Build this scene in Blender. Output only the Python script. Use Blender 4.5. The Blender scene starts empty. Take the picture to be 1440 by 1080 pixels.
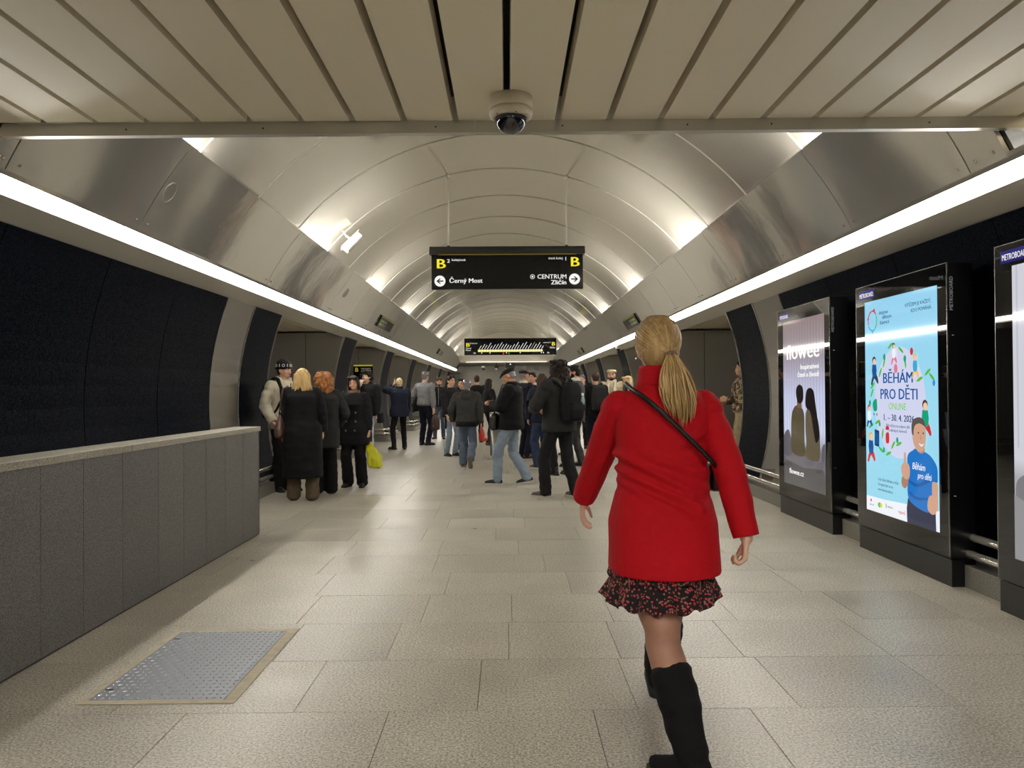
import bpy, bmesh, math, random
from mathutils import Vector, Matrix, noise
rnd = random.Random(7)
SC = bpy.context.scene
COL = SC.collection
PI = math.pi
# ------------------------------------------------------------------ camera, world, exposure
CAMX, CAMH, F = 0.03, 1.36, 1082.0
VPX, VPY, ROLL = 713.0, 550.0, 0.007
def make_camera():
    # optical axis chosen so that world +Y meets the picture at (VPX, VPY)
    yaw = math.atan((720 - VPX) / F); pitch = math.atan((VPY - 540) / F)
    d = Vector((math.sin(yaw) * math.cos(pitch), math.cos(yaw) * math.cos(pitch), math.sin(pitch))).normalized()
    up0 = Vector((math.sin(ROLL), 0, math.cos(ROLL)))
    r = d.cross(up0).normalized(); u = r.cross(d).normalized()
    cam = bpy.data.cameras.new('camera'); cam.sensor_width = 36; cam.lens = 36 * F / 1440
    cam.clip_start = 0.05; cam.clip_end = 300
    o = bpy.data.objects.new('camera', cam); COL.objects.link(o)
    m = Matrix((r, u, -d)).transposed().to_4x4(); m.translation = Vector((CAMX, 0, CAMH))
    o.matrix_world = m; SC.camera = o
    return m
CM = make_camera()
def ray(px, py):
    v = CM.to_3x3() @ Vector(((px - 720) / F, (540 - py) / F, -1))
    return v
def at(px, py, Y):                      # world point seen at a pixel, at depth Y
    v = ray(px, py); t = Y / v.y
    return Vector((CAMX, 0, CAMH)) + v * t
def ground(px, py):
    v = ray(px, py); t = -CAMH / v.z
    return Vector((CAMX, 0, CAMH)) + v * t
w = bpy.data.worlds.new('world'); SC.world = w; w.use_nodes = True
w.node_tree.nodes['Background'].inputs[0].default_value = (0.02, 0.02, 0.022, 1)
w.node_tree.nodes['Background'].inputs[1].default_value = 0.3
SC.view_settings.view_transform = 'Standard'; SC.view_settings.look = 'None'
SC.view_settings.gamma = 1; SC.view_settings.use_curve_mapping = False
SC.view_settings.exposure = 0.0
SC.cycles.use_denoising = True
SC.cycles.max_bounces = 8; SC.cycles.diffuse_bounces = 4; SC.cycles.glossy_bounces = 5
SC.cycles.sample_clamp_indirect = 6
STRIP_POWER = 38.0; COVE_POWER = 560.0; HALL_POWER = 66.0

# ------------------------------------------------------------------ materials
MAT = {}
def lin(c):
    c = c / 255.0
    return c / 12.92 if c <= 0.04045 else ((c + 0.055) / 1.055) ** 2.4
def rgb(r, g, b): return (lin(r), lin(g), lin(b), 1)
def mat(name, col=(.5, .5, .5, 1), rough=.5, metal=0, emit=None, estr=1, spec=.5, bump=0, bscale=50, bstretch=(1, 1, 1), var=0, vscale=8, coat=0, coord='Object'):
    if name in MAT: return MAT[name]
    m = bpy.data.materials.new(name); m.use_nodes = True; MAT[name] = m
    nt = m.node_tree; b = nt.nodes['Principled BSDF']
    b.inputs['Base Color'].default_value = col; b.inputs['Roughness'].default_value = rough
    b.inputs['Metallic'].default_value = metal; b.inputs['Specular IOR Level'].default_value = spec
    b.inputs['Coat Weight'].default_value = coat; b.inputs['Coat Roughness'].default_value = .03
    if emit:
        b.inputs['Emission Color'].default_value = emit; b.inputs['Emission Strength'].default_value = estr
    if bump or var:
        tc = nt.nodes.new('ShaderNodeTexCoord'); mp = nt.nodes.new('ShaderNodeMapping')
        mp.inputs['Scale'].default_value = bstretch
        nt.links.new(tc.outputs[coord], mp.inputs[0])
    if bump:
        n = nt.nodes.new('ShaderNodeTexNoise'); n.inputs['Scale'].default_value = bscale; n.inputs['Detail'].default_value = 3
        bp = nt.nodes.new('ShaderNodeBump'); bp.inputs['Strength'].default_value = bump; bp.inputs['Distance'].default_value = .01
        nt.links.new(mp.outputs[0], n.inputs['Vector']); nt.links.new(n.outputs[0], bp.inputs['Height'])
        nt.links.new(bp.outputs[0], b.inputs['Normal'])
    if var:
        n2 = nt.nodes.new('ShaderNodeTexNoise'); n2.inputs['Scale'].default_value = vscale; n2.inputs['Detail'].default_value = 4
        nt.links.new(mp.outputs[0], n2.inputs['Vector'])
        mr = nt.nodes.new('ShaderNodeMapRange'); mr.inputs[1].default_value = .3; mr.inputs[2].default_value = .7
        mr.inputs[3].default_value = 1 - var; mr.inputs[4].default_value = 1 + var
        mx = nt.nodes.new('ShaderNodeVectorMath'); mx.operation = 'SCALE'; mx.inputs[0].default_value = col[:3]
        nt.links.new(n2.outputs[0], mr.inputs[0]); nt.links.new(mr.outputs[0], mx.inputs['Scale'])
        nt.links.new(mx.outputs[0], b.inputs['Base Color'])
    return m
def granite(name, c0, c1, scale, rough, spread=.10, dark=.0):
    if name in MAT: return MAT[name]
    m = bpy.data.materials.new(name); m.use_nodes = True; MAT[name] = m
    nt = m.node_tree; b = nt.nodes['Principled BSDF']; N = nt.nodes.new; L = nt.links.new
    g = N('ShaderNodeNewGeometry'); pos = g.outputs['Position']
    n = N('ShaderNodeTexNoise'); n.inputs['Scale'].default_value = scale; n.inputs['Detail'].default_value = 2; n.inputs['Roughness'].default_value = .7
    L(pos, n.inputs['Vector'])
    cr = N('ShaderNodeValToRGB'); cr.color_ramp.elements[0].position = .36; cr.color_ramp.elements[1].position = .62
    cr.color_ramp.elements[0].color = c0; cr.color_ramp.elements[1].color = c1
    L(n.outputs[0], cr.inputs[0])
    # big soft wear and a tone of its own for each slab
    n2 = N('ShaderNodeTexNoise'); n2.inputs['Scale'].default_value = 2.3; n2.inputs['Detail'].default_value = 3
    L(pos, n2.inputs['Vector'])
    oi = N('ShaderNodeObjectInfo')
    m1 = N('ShaderNodeMapRange'); m1.inputs[3].default_value = 1 - spread; m1.inputs[4].default_value = 1 + spread
    L(oi.outputs['Random'], m1.inputs[0])
    m2 = N('ShaderNodeMapRange'); m2.inputs[1].default_value = .15; m2.inputs[2].default_value = .85; m2.inputs[3].default_value = .80; m2.inputs[4].default_value = 1.2
    L(n2.outputs[0], m2.inputs[0])
    mu = N('ShaderNodeMath'); mu.operation = 'MULTIPLY'; L(m1.outputs[0], mu.inputs[0]); L(m2.outputs[0], mu.inputs[1])
    # scattered dark specks of trodden dirt
    n3 = N('ShaderNodeTexNoise'); n3.inputs['Scale'].default_value = 60; n3.inputs['Detail'].default_value = 2; L(pos, n3.inputs['Vector'])
    m3 = N('ShaderNodeMapRange'); m3.inputs[1].default_value = .71; m3.inputs[2].default_value = .77; m3.inputs[3].default_value = 1; m3.inputs[4].default_value = .75
    L(n3.outputs[0], m3.inputs[0])
    mu2 = N('ShaderNodeMath'); mu2.operation = 'MULTIPLY'; L(mu.outputs[0], mu2.inputs[0]); L(m3.outputs[0], mu2.inputs[1])
    vm = N('ShaderNodeVectorMath'); vm.operation = 'SCALE'; L(cr.outputs[0], vm.inputs[0]); L(mu2.outputs[0], vm.inputs['Scale'])
    L(vm.outputs[0], b.inputs['Base Color'])
    mr = N('ShaderNodeMapRange'); mr.inputs[1].default_value = .15; mr.inputs[2].default_value = .85; mr.inputs[3].default_value = rough - .08; mr.inputs[4].default_value = rough + .10
    L(n2.outputs[0], mr.inputs[0]); L(mr.outputs[0], b.inputs['Roughness'])
    bp = N('ShaderNodeBump'); bp.inputs['Strength'].default_value = .05; bp.inputs['Distance'].default_value = .004
    L(n.outputs[0], bp.inputs['Height']); L(bp.outputs[0], b.inputs['Normal'])
    return m
def mosaic(name, c0, c1, rough=.3):
    # wall cladding of tiny dark glass chips, each tilted a little
    m = bpy.data.materials.new(name); m.use_nodes = True; MAT[name] = m
    nt = m.node_tree; b = nt.nodes['Principled BSDF']; N = nt.nodes.new; L = nt.links.new
    g = N('ShaderNodeNewGeometry')
    v = N('ShaderNodeTexVoronoi'); v.inputs['Scale'].default_value = 130; L(g.outputs['Position'], v.inputs['Vector'])
    cr = N('ShaderNodeValToRGB'); cr.color_ramp.elements[0].color = c0; cr.color_ramp.elements[1].color = c1
    cr.color_ramp.elements[0].position = .3; cr.color_ramp.elements[1].position = 1
    sep = N('ShaderNodeSeparateColor'); L(v.outputs['Color'], sep.inputs[0]); L(sep.outputs[0], cr.inputs[0]); L(cr.outputs[0], b.inputs['Base Color'])
    sub = N('ShaderNodeVectorMath'); sub.operation = 'SUBTRACT'; sub.inputs[1].default_value = (.5, .5, .5); L(v.outputs['Color'], sub.inputs[0])
    sc = N('ShaderNodeVectorMath'); sc.operation = 'SCALE'; sc.inputs['Scale'].default_value = .16; L(sub.outputs[0], sc.inputs[0])
    ad = N('ShaderNodeVectorMath'); ad.operation = 'ADD'; L(g.outputs['Normal'], ad.inputs[0]); L(sc.outputs[0], ad.inputs[1])
    nm = N('ShaderNodeVectorMath'); nm.operation = 'NORMALIZE'; L(ad.outputs[0], nm.inputs[0]); L(nm.outputs[0], b.inputs['Normal'])
    b.inputs['Roughness'].default_value = rough; b.inputs['Specular IOR Level'].default_value = .02
    return m
M_tile = granite('granite_floor', rgb(128, 122, 108), rgb(206, 200, 186), 95, .33)
M_joint = mat('floor_joint', rgb(84, 78, 68), .9)
M_paragr = granite('granite_parapet', rgb(64, 64, 64), rgb(112, 110, 106), 120, .5, .07)
M_coping = granite('granite_coping', rgb(120, 116, 104), rgb(176, 170, 156), 120, .35, .05)
M_plinth = granite('granite_plinth', rgb(95, 93, 88), rgb(150, 147, 138), 120, .4, .05)
M_mosaic = mosaic('mosaic_dark', (.0014, .002, .0045, 1), (.009, .012, .021, 1))
M_pmos = mosaic('mosaic_pillar', (.0016, .0024, .005, 1), (.008, .011, .02, 1), .4)
M_vault = mat('vault_metal', (.68, .65, .585, 1), .15, .82, bump=.4, bscale=.55, coord='Object')
M_fascia = mat('fascia_metal', (.76, .74, .69, 1), .09, .70, bump=.5, bscale=1.1)
M_soffit = mat('soffit_paint', rgb(236, 231, 218), .3, .0, bump=.05, bscale=.8)
M_slat = mat('slat_paint', rgb(228, 218, 194), .45, .0)
M_black = mat('black_void', (.004, .004, .006, 1), .7)
M_steel = mat('stainless_steel', (.55, .53, .48, 1), .22, 1)
M_tube = mat('polished_tube', (.78, .76, .70, 1), .14, .75)
M_clad = mat('steel_cladding', (.40, .385, .355, 1), .28, .45, bump=.05, bscale=1.2)
M_joints = mat('dark_joint', (.03, .029, .026, 1), .5, .5)
M_trim = mat('brushed_trim', (.5, .48, .43, 1), .3, .6)
M_strip = mat('light_diffuser', (.8, .8, .8, 1), .5, 0, emit=(1.0, .955, .875, 1), estr=STRIP_POWER)
M_cove = mat('cove_tube', (.8, .8, .8, 1), .5, 0, emit=(1.0, .95, .86, 1), estr=COVE_POWER)
M_hall = mat('hall_lamp', (.8, .8, .8, 1), .5, 0, emit=(1.0, .975, .93, 1), estr=HALL_POWER)
M_gloss = mat('black_gloss', (.004, .004, .0045, 1), .02, 0, spec=.5)
M_bpaint = mat('black_paint', (.006, .006, .007, 1), .3)
M_white = mat('white_plastic', rgb(238, 235, 226), .35)
M_cream = mat('cream_plastic', rgb(205, 196, 174), .4)
M_dome = mat('dome_glass', (.012, .012, .022, 1), .05, 0, spec=.8)
M_plate = mat('tread_plate', (.20, .215, .245, 1), .45, .6, bump=.05, bscale=60)
M_tread = mat('tread_bright', (.6, .62, .66, 1), .25, .8)
M_frame = mat('hatch_frame', rgb(184, 174, 148), .6, var=.15, vscale=20)
M_sign = mat('sign_black', (.003, .003, .004, 1), .12, spec=.2)
def glow(name, r, g, b, s=1.0):
    return mat(name, (.0, .0, .0, 1), .06, 0, emit=rgb(r, g, b), estr=s, spec=.35)
G_white = glow('lit_white', 245, 245, 240); G_yellow = glow('lit_yellow', 240, 225, 50)
G_red = glow('lit_red', 200, 40, 35); G_green = glow('lit_green', 60, 120, 50)

# ------------------------------------------------------------------ mesh helpers
def link(name, me, parent=None, m=None, smooth=False):
    o = bpy.data.objects.new(name, me); COL.objects.link(o)
    if m is not None and not me.materials: me.materials.append(m)
    if parent: o.parent = parent
    if smooth:
        for p in me.polygons: p.use_smooth = True
    return o
class MB:
    def __init__(s): s.v = []; s.f = []
    def add(s, vs, fs):
        k = len(s.v); s.v += [tuple(v) for v in vs]; s.f += [tuple(i + k for i in f) for f in fs]; return s
    def box(s, x0, x1, y0, y1, z0, z1):
        return s.add([(x0, y0, z0), (x1, y0, z0), (x1, y1, z0), (x0, y1, z0), (x0, y0, z1), (x1, y0, z1), (x1, y1, z1), (x0, y1, z1)],
                     [(0, 3, 2, 1), (4, 5, 6, 7), (0, 1, 5, 4), (1, 2, 6, 5), (2, 3, 7, 6), (3, 0, 4, 7)])
    def prism(s, pts, y0, y1):          # pts (x,z) counter-clockwise seen from -Y
        n = len(pts)
        vs = [(x, y0, z) for x, z in pts] + [(x, y1, z) for x, z in pts]
        fs = [tuple(range(n)), tuple(reversed(range(n, 2 * n)))] + [(i, i + n, (i + 1) % n + n, (i + 1) % n) for i in range(n)]
        return s.add(vs, fs)
    def prismz(s, pts, z0, z1):
        n = len(pts)
        vs = [(x, y, z0) for x, y in pts] + [(x, y, z1) for x, y in pts]
        fs = [tuple(reversed(range(n))), tuple(range(n, 2 * n))] + [(i, (i + 1) % n, (i + 1) % n + n, i + n) for i in range(n)]
        return s.add(vs, fs)
    def tube(s, pts, r, n=8, closed=False):
        pts = [Vector(p) for p in pts]; rs = r if isinstance(r, (list, tuple)) else [r] * len(pts)
        rings = []; prev = None
        for i, p in enumerate(pts):
            a = pts[max(i - 1, 0)]; b = pts[min(i + 1, len(pts) - 1)]
            d = (b - a).normalized() if (b - a).length > 1e-9 else Vector((0, 0, 1))
            if prev is None:
                ref = Vector((0, 0, 1)) if abs(d.z) < .9 else Vector((1, 0, 0))
                u = d.cross(ref).normalized()
            else:
                u = (prev - d * prev.dot(d)); u = u.normalized() if u.length > 1e-6 else d.cross(Vector((.3, .5, .8))).normalized()
            prev = u; v = d.cross(u)
            rings.append([p + (u * math.cos(t) + v * math.sin(t)) * rs[i] for t in [2 * PI * k / n for k in range(n)]])
        vs = [q for r_ in rings for q in r_]; fs = []
        for i in range(len(rings) - 1):
            for k in range(n):
                fs.append((i * n + k, i * n + (k + 1) % n, (i + 1) * n + (k + 1) % n, (i + 1) * n + k))
        fs.append(tuple(reversed(range(n)))); fs.append(tuple(range((len(rings) - 1) * n, len(rings) * n)))
        return s.add(vs, fs)
    def lathe(s, prof, n=24, c=(0, 0, 0), ax='Z'):      # prof (r, h)
        vs = []
        for r, h in prof:
            for k in range(n):
                a = 2 * PI * k / n
                p = (r * math.cos(a), r * math.sin(a), h)
                if ax == 'Y': p = (p[0], -p[2], p[1])
                vs.append((p[0] + c[0], p[1] + c[1], p[2] + c[2]))
        fs = []
        for i in range(len(prof) - 1):
            for k in range(n): fs.append((i * n + k, i * n + (k + 1) % n, (i + 1) * n + (k + 1) % n, (i + 1) * n + k))
        fs.append(tuple(reversed(range(n)))); fs.append(tuple(range((len(prof) - 1) * n, len(prof) * n)))
        return s.add(vs, fs)
    def ell(s, c, r, n=14, m=9, rot=None):
        vs = []; c = Vector(c)
        for i in range(1, m):
            th = PI * i / m
            for k in range(n):
                a = 2 * PI * k / n
                p = Vector((r[0] * math.sin(th) * math.cos(a), r[1] * math.sin(th) * math.sin(a), -r[2] * math.cos(th)))
                vs.append(c + (rot @ p if rot else p))
        b = Vector((0, 0, -r[2])); t = Vector((0, 0, r[2]))
        vs.append(c + (rot @ b if rot else b)); vs.append(c + (rot @ t if rot else t))
        fs = []; K = (m - 1) * n
        for i in range(m - 2):
            for k in range(n): fs.append((i * n + k, i * n + (k + 1) % n, (i + 1) * n + (k + 1) % n, (i + 1) * n + k))
        for k in range(n):
            fs.append((K, (k + 1) % n, k)); fs.append((K + 1, (m - 2) * n + k, (m - 2) * n + (k + 1) % n))
        return s.add(vs, fs)
    def cap(s, p, q, r0, r1, n=10):         # tapered capsule
        p = Vector(p); q = Vector(q); d = q - p; L = d.length
        if L < 1e-6: return s.ell(p, (r0, r0, r0))
        d /= L; ref = Vector((0, 0, 1)) if abs(d.z) < .9 else Vector((1, 0, 0))
        u = d.cross(ref).normalized(); v = d.cross(u); rings = []
        for th in (.12, .5, .95, 1.35): rings.append((p - d * r0 * math.cos(th), r0 * math.sin(th)))
        for th in (1.35, .95, .5, .12): rings.append((q + d * r1 * math.cos(th), r1 * math.sin(th)))
        vs = []
        for c, r in rings:
            for k in range(n):
                a = 2 * PI * k / n; vs.append(c + (u * math.cos(a) + v * math.sin(a)) * r)
        fs = []
        for i in range(len(rings) - 1):
            for k in range(n): fs.append((i * n + k, i * n + (k + 1) % n, (i + 1) * n + (k + 1) % n, (i + 1) * n + k))
        fs.append(tuple(reversed(range(n)))); fs.append(tuple(range((len(rings) - 1) * n, len(rings) * n)))
        return s.add(vs, fs)
    def chain(s, pts, rs, n=10):
        for i in range(len(pts) - 1): s.cap(pts[i], pts[i + 1], rs[i], rs[i + 1], n)
        return s
    def loft(s, secs, n=28, p=2.3):         # secs (z, cx, cy, rx, ry)
        vs = []
        for z, cx, cy, rx, ry in secs:
            for k in range(n):
                a = 2 * PI * k / n; c, q = math.cos(a), math.sin(a)
                vs.append((cx + rx * math.copysign(abs(c) ** (2 / p), c), cy + ry * math.copysign(abs(q) ** (2 / p), q), z))
        fs = []
        for i in range(len(secs) - 1):
            for k in range(n):
                fs.append((i * n + k, i * n + (k + 1) % n, (i + 1) * n + (k + 1) % n, (i + 1) * n + k))
        fs.append(tuple(reversed(range(n)))); fs.append(tuple(range((len(secs) - 1) * n, len(secs) * n)))
        if secs[0][0] > secs[-1][0]: fs = [tuple(reversed(f)) for f in fs]
        return s.add(vs, fs)
    def mesh(s, name='mesh'):
        me = bpy.data.meshes.new(name); me.from_pydata(s.v, [], s.f); me.update(); return me
    def obj(s, name, m, parent=None, smooth=False, bevel=0):
        me = s.mesh(name); o = link(name, me, parent, m, smooth)
        if bevel:
            b = o.modifiers.new('bevel', 'BEVEL'); b.width = bevel; b.segments = 2; b.limit_method = 'ANGLE'
        return o
def remesh(mb, voxel, smooth=3, fold=0, fscale=(9, 9, 5), foldfn=None, name='mesh'):
    me = mb.mesh('tmp'); o = bpy.data.objects.new('tmp', me); COL.objects.link(o)
    r = o.modifiers.new('r', 'REMESH'); r.mode = 'VOXEL'; r.voxel_size = voxel; r.use_smooth_shade = True
    if smooth:
        s = o.modifiers.new('s', 'SMOOTH'); s.factor = .5; s.iterations = smooth
    dg = bpy.context.evaluated_depsgraph_get()
    out = bpy.data.meshes.new_from_object(o.evaluated_get(dg), depsgraph=dg); out.name = name
    bpy.data.objects.remove(o); bpy.data.meshes.remove(me)
    if fold or foldfn:
        ns = [v.normal.copy() for v in out.vertices]
        off = rnd.random() * 50
        for v, nn in zip(out.vertices, ns):
            c = v.co; d = 0
            if fold: d += fold * noise.noise(Vector((c.x * fscale[0] + off, c.y * fscale[1], c.z * fscale[2])))
            if foldfn: d += foldfn(c)
            v.co = c + nn * d
    for p in out.polygons: p.use_smooth = True
    return out
def tag(o, label=None, cat=None, group=None, kind=None):
    if label: o['label'] = label
    if cat: o['category'] = cat
    if group: o['group'] = group
    if kind: o['kind'] = kind
    return o
def empty(name, loc=(0, 0, 0), rz=0):
    o = bpy.data.objects.new(name, None); COL.objects.link(o); o.location = loc; o.rotation_euler = (0, 0, rz); o.empty_display_size = .1
    return o
_dg = None
def text(name, s, size, m, parent, x, z, y=-.002, align='LEFT', bold=0, sx=1.0, width=None, rot=0, shear=0):
    cu = bpy.data.curves.new('t', 'FONT'); cu.body = s; cu.size = size; cu.align_x = align; cu.resolution_u = 2
    cu.shear = shear
    o = bpy.data.objects.new('t', cu); COL.objects.link(o)
    dg = bpy.context.evaluated_depsgraph_get()
    me = bpy.data.meshes.new_from_object(o.evaluated_get(dg), depsgraph=dg)
    bpy.data.objects.remove(o); bpy.data.curves.remove(cu)
    if width and me.vertices:
        xs = [v.co.x for v in me.vertices]; sx = width / max(1e-6, max(xs) - min(xs))
    if bold:                     # heavier strokes: the letters doubled sideways within one mesh
        vs = [v.co.copy() for v in me.vertices]; fs = [tuple(p.vertices) for p in me.polygons]; b_ = bold * size * .8; nv = len(vs)
        m2 = bpy.data.meshes.new(name)
        m2.from_pydata([v + Vector((d, 0, 0)) for d in (-b_, 0, b_) for v in vs], [], [tuple(i + q * nv for i in f) for q in range(3) for f in fs]); m2.update()
        bpy.data.meshes.remove(me); me = m2
    cr, sr = math.cos(rot), math.sin(rot)
    for v in me.vertices:
        a, b = v.co.x * sx, v.co.y
        v.co = Vector((x + a * cr - b * sr, y, z + a * sr + b * cr))
    me.materials.clear()
    return link(name, me, parent, m)
def flat(name, pts, m, parent, y=-.001, t=.0006):
    # thin printed shape facing local -Y, pts (x,z)
    a = sum(pts[i][0] * pts[(i + 1) % len(pts)][1] - pts[(i + 1) % len(pts)][0] * pts[i][1] for i in range(len(pts)))
    if a < 0: pts = pts[::-1]
    n = len(pts)
    me = bpy.data.meshes.new(name); me.from_pydata([(x, y, z) for x, z in pts], [], [tuple(range(n))]); me.update()
    return link(name, me, parent, m)
def circ(cx, cz, r, n=28, rz=None): return [(cx + r * math.cos(2 * PI * k / n), cz + (rz or r) * math.sin(2 * PI * k / n)) for k in range(n)]
def smoothpoly(pts, n=4):       # closed Catmull-Rom through the points
    out = []; L = len(pts)
    for i in range(L):
        p0, p1, p2, p3 = [Vector(pts[(i + k) % L]) for k in (-1, 0, 1, 2)]
        for j in range(n):
            t = j / n
            q = .5 * ((2 * p1) + (p2 - p0) * t + (2 * p0 - 5 * p1 + 4 * p2 - p3) * t * t + (3 * p1 - p0 - 3 * p2 + p3) * t ** 3)
            out.append((q.x, q.y))
    return out
# ================================================================== the setting
ZC, R = 1.23, 3.5
YEND, YF = 50.0, 44.0          # far wall; start of its flat ceiling
YT = 4.3                       # edge of the near flat ceiling
PIL = [(15.65 + 5.55 * k, 15.65 + 5.55 * k + 1.3) for k in range(6)]
def arc_pts(r, a0, a1, n): return [(r * math.cos(a0 + (a1 - a0) * i / n), ZC + r * math.sin(a0 + (a1 - a0) * i / n)) for i in range(n + 1)]
def arc_slab(r0, r1, a0, a1, y0, y1, n=10, mirror=False):
    p = arc_pts(r1, a0, a1, n) + list(reversed(arc_pts(r0, a0, a1, n)))
    if mirror: p = [(-x, z) for x, z in reversed(p)]
    return MB().prism(p, y0, y1)
def angz(z, r=R): return math.asin((z - ZC) / r)
A0, A1 = angz(0.0), angz(2.49)
# ---- floor: slabs one by one near the camera, joined further on
fl = MB().box(-8, 8, -6, YEND + 1, -.2, -.012).obj('floor', M_joint); tag(fl, kind='structure')
ROWH = .625
fixed = {-1: [-2.95, -2.2, -1.371, -.511, .356, 1.025, 1.9, 2.75], 0: [-3.0, -2.45, -1.7, -.92, -.137, .55, 1.247, 1.95, 2.6],
         1: [-2.6, -1.9, -1.2, -.627, 0, .57, 1.2, 1.95, 2.7], 2: [-2.8, -2.0, -1.25, -.52, .02, .62, 1.35, 2.1, 2.7]}
tops = []
for k in range(-3, 15):
    y0 = 3.29 + ROWH * k; y1 = y0 + ROWH
    js = fixed.get(k)
    if not js:
        js = [-3.3 + rnd.uniform(0, .5)]
        while js[-1] < 2.7: js.append(js[-1] + rnd.choice((.68, .78, .86, .86)))
    js = [-3.45] + [j + CAMX for j in js if -3.2 < j < 3.2] + [3.45]
    for a, b in zip(js, js[1:]):
        g = .0013
        dz = rnd.uniform(-.0006, .0006)
        mb = MB(); ch = .0011
        mb.add([(a + g, y0 + g, -.012), (b - g, y0 + g, -.012), (b - g, y1 - g, -.012), (a + g, y1 - g, -.012),
                (a + g, y0 + g, dz - ch), (b - g, y0 + g, dz - ch), (b - g, y1 - g, dz - ch), (a + g, y1 - g, dz - ch),
                (a + g + ch, y0 + g + ch, dz), (b - g - ch, y0 + g + ch, dz), (b - g - ch, y1 - g - ch, dz), (a + g + ch, y1 - g - ch, dz)],
               [(0, 1, 5, 4), (1, 2, 6, 5), (2, 3, 7, 6), (3, 0, 4, 7), (4, 5, 9, 8), (5, 6, 10, 9), (6, 7, 11, 10), (7, 4, 8, 11), (8, 9, 10, 11)])
        mb.obj('tile', M_tile, fl)
mb = MB(); yfar0 = 3.29 + ROWH * 15
k = 0
while yfar0 + ROWH * k < YEND:
    y0 = yfar0 + ROWH * k; x = -3.45 + rnd.uniform(0, .5); xs = [-3.45, x]
    while xs[-1] < 2.8: xs.append(xs[-1] + rnd.choice((.7, .78, .86)))
    xs.append(3.45)
    for a, b in zip(xs, xs[1:]):
        if b - a > .02: mb.box(a + .003, b - .003, y0 + .003, y0 + ROWH - .003, -.012, 0)
    for s in (-1, 1):
        for q in range(5):
            a = 3.45 + q * .9
            mb.box(min(s * (a + .003), s * (a + .897)), max(s * (a + .003), s * (a + .897)), y0 + .003, y0 + ROWH - .003, -.012, 0)
    k += 1
tag(mb.obj('tile_field', M_tile, fl), kind='stuff')
mb = MB()
for s in (-1, 1):
    mb.box(min(s * 3.455, s * 8), max(s * 3.455, s * 8), -6, yfar0, -.012, 0)
mb.box(-3.45, 3.45, -6, 3.29 - 3 * ROWH - .003, -.012, 0)
tag(mb.obj('tile_border', M_tile, fl), kind='stuff')

# ---- near flat ceiling of long slats with open black gaps
cl = MB().box(-3.3, 3.3, -6, YT + .02, 3.02, 3.1).obj('ceiling', M_black); tag(cl, kind='structure')
PITCH = .287; zb = 2.878
i = -11
while i <= 11:
    x0 = CAMX + .008 + i * PITCH + .014; x1 = x0 + PITCH - .028
    x0c, x1c = max(x0, -3.3), min(x1, 3.3)
    if x1c - x0c > .03:
        MB().add([(x0c, -6, zb + .09), (x0c, YT, zb + .09), (x0c + .004, YT, zb), (x0c + .004, -6, zb), (x1c, -6, zb + .09), (x1c, YT, zb + .09), (x1c - .004, YT, zb), (x1c - .004, -6, zb)],
                 [(0, 3, 2, 1), (3, 7, 6, 2), (7, 4, 5, 6), (0, 4, 7, 3), (1, 2, 6, 5), (0, 1, 5, 4)]).obj('slat', M_slat, cl)
    i += 1
# metal edge trim in three lengths, very slightly out of square
tr = MB(); skew = .012
def trim_piece(xa, xb):
    ya, yb = YT - xa * skew, YT - xb * skew
    return MB().add([(xa, ya, 2.812), (xb, yb, 2.812), (xb, yb + .05, 2.812), (xa, ya + .05, 2.812), (xa, ya, 2.884), (xb, yb, 2.884), (xb, yb + .05, 2.884), (xa, ya + .05, 2.884)],
                    [(0, 3, 2, 1), (4, 5, 6, 7), (0, 1, 5, 4), (1, 2, 6, 5), (2, 3, 7, 6), (3, 0, 4, 7)])
for xa, xb in ((-3.3, -.142), (-.139, 3.3)): 
    t = trim_piece(xa, xb).obj('edge_trim', M_trim, cl)
    for xx in ((-2.1, -1.33, -.36) if xa < -1 else (.35, 1.05, 1.52, 2.4)):
        MB().lathe([(.005, -.002), (.005, .003), (.003, .004)], 8, (xx, YT - xx * skew, 2.845), 'Y').obj('screw', M_joints, t)
bk = MB(); bk.prism([(x, z) for x, z in arc_pts(R + .02, angz(2.9), PI - angz(2.9), 24)], YT + .1, YT + .2)
tag(bk.obj('wall_header', M_soffit), kind='structure')

# ---- vault: one bent sheet per bay, recessed joint between bays
sh = arc_slab(R + .05, R + .1, A1, PI - A1, YT, YEND, 40).obj('ceiling', M_joints); tag(sh, kind='structure')
RING0, RP = 10.0 - 1.6 * 4, 1.6
k = 0
VA = .585
while RING0 + RP * k < YF:
    y0 = max(RING0 + RP * k, YT + .21); y1 = min(RING0 + RP * (k + 1), YF)
    if y1 - y0 > .2:
        arc_slab(R, R + .03, VA, PI - VA, y0 + .012, y1 - .012, 56).obj('panel', M_vault, sh, smooth=False)
        arc_slab(R - .008, R + .04, VA, PI - VA, y1 - .006, y1 + .006, 56).obj('joint_strip', M_trim, sh)
    k += 1
for o in sh.children:
    if o.name.startswith('panel'):
        for p in o.data.polygons: p.use_smooth = len(p.vertices) == 4
        b = o.modifiers.new('edge', 'EDGE_SPLIT'); b.split_angle = .6
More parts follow.
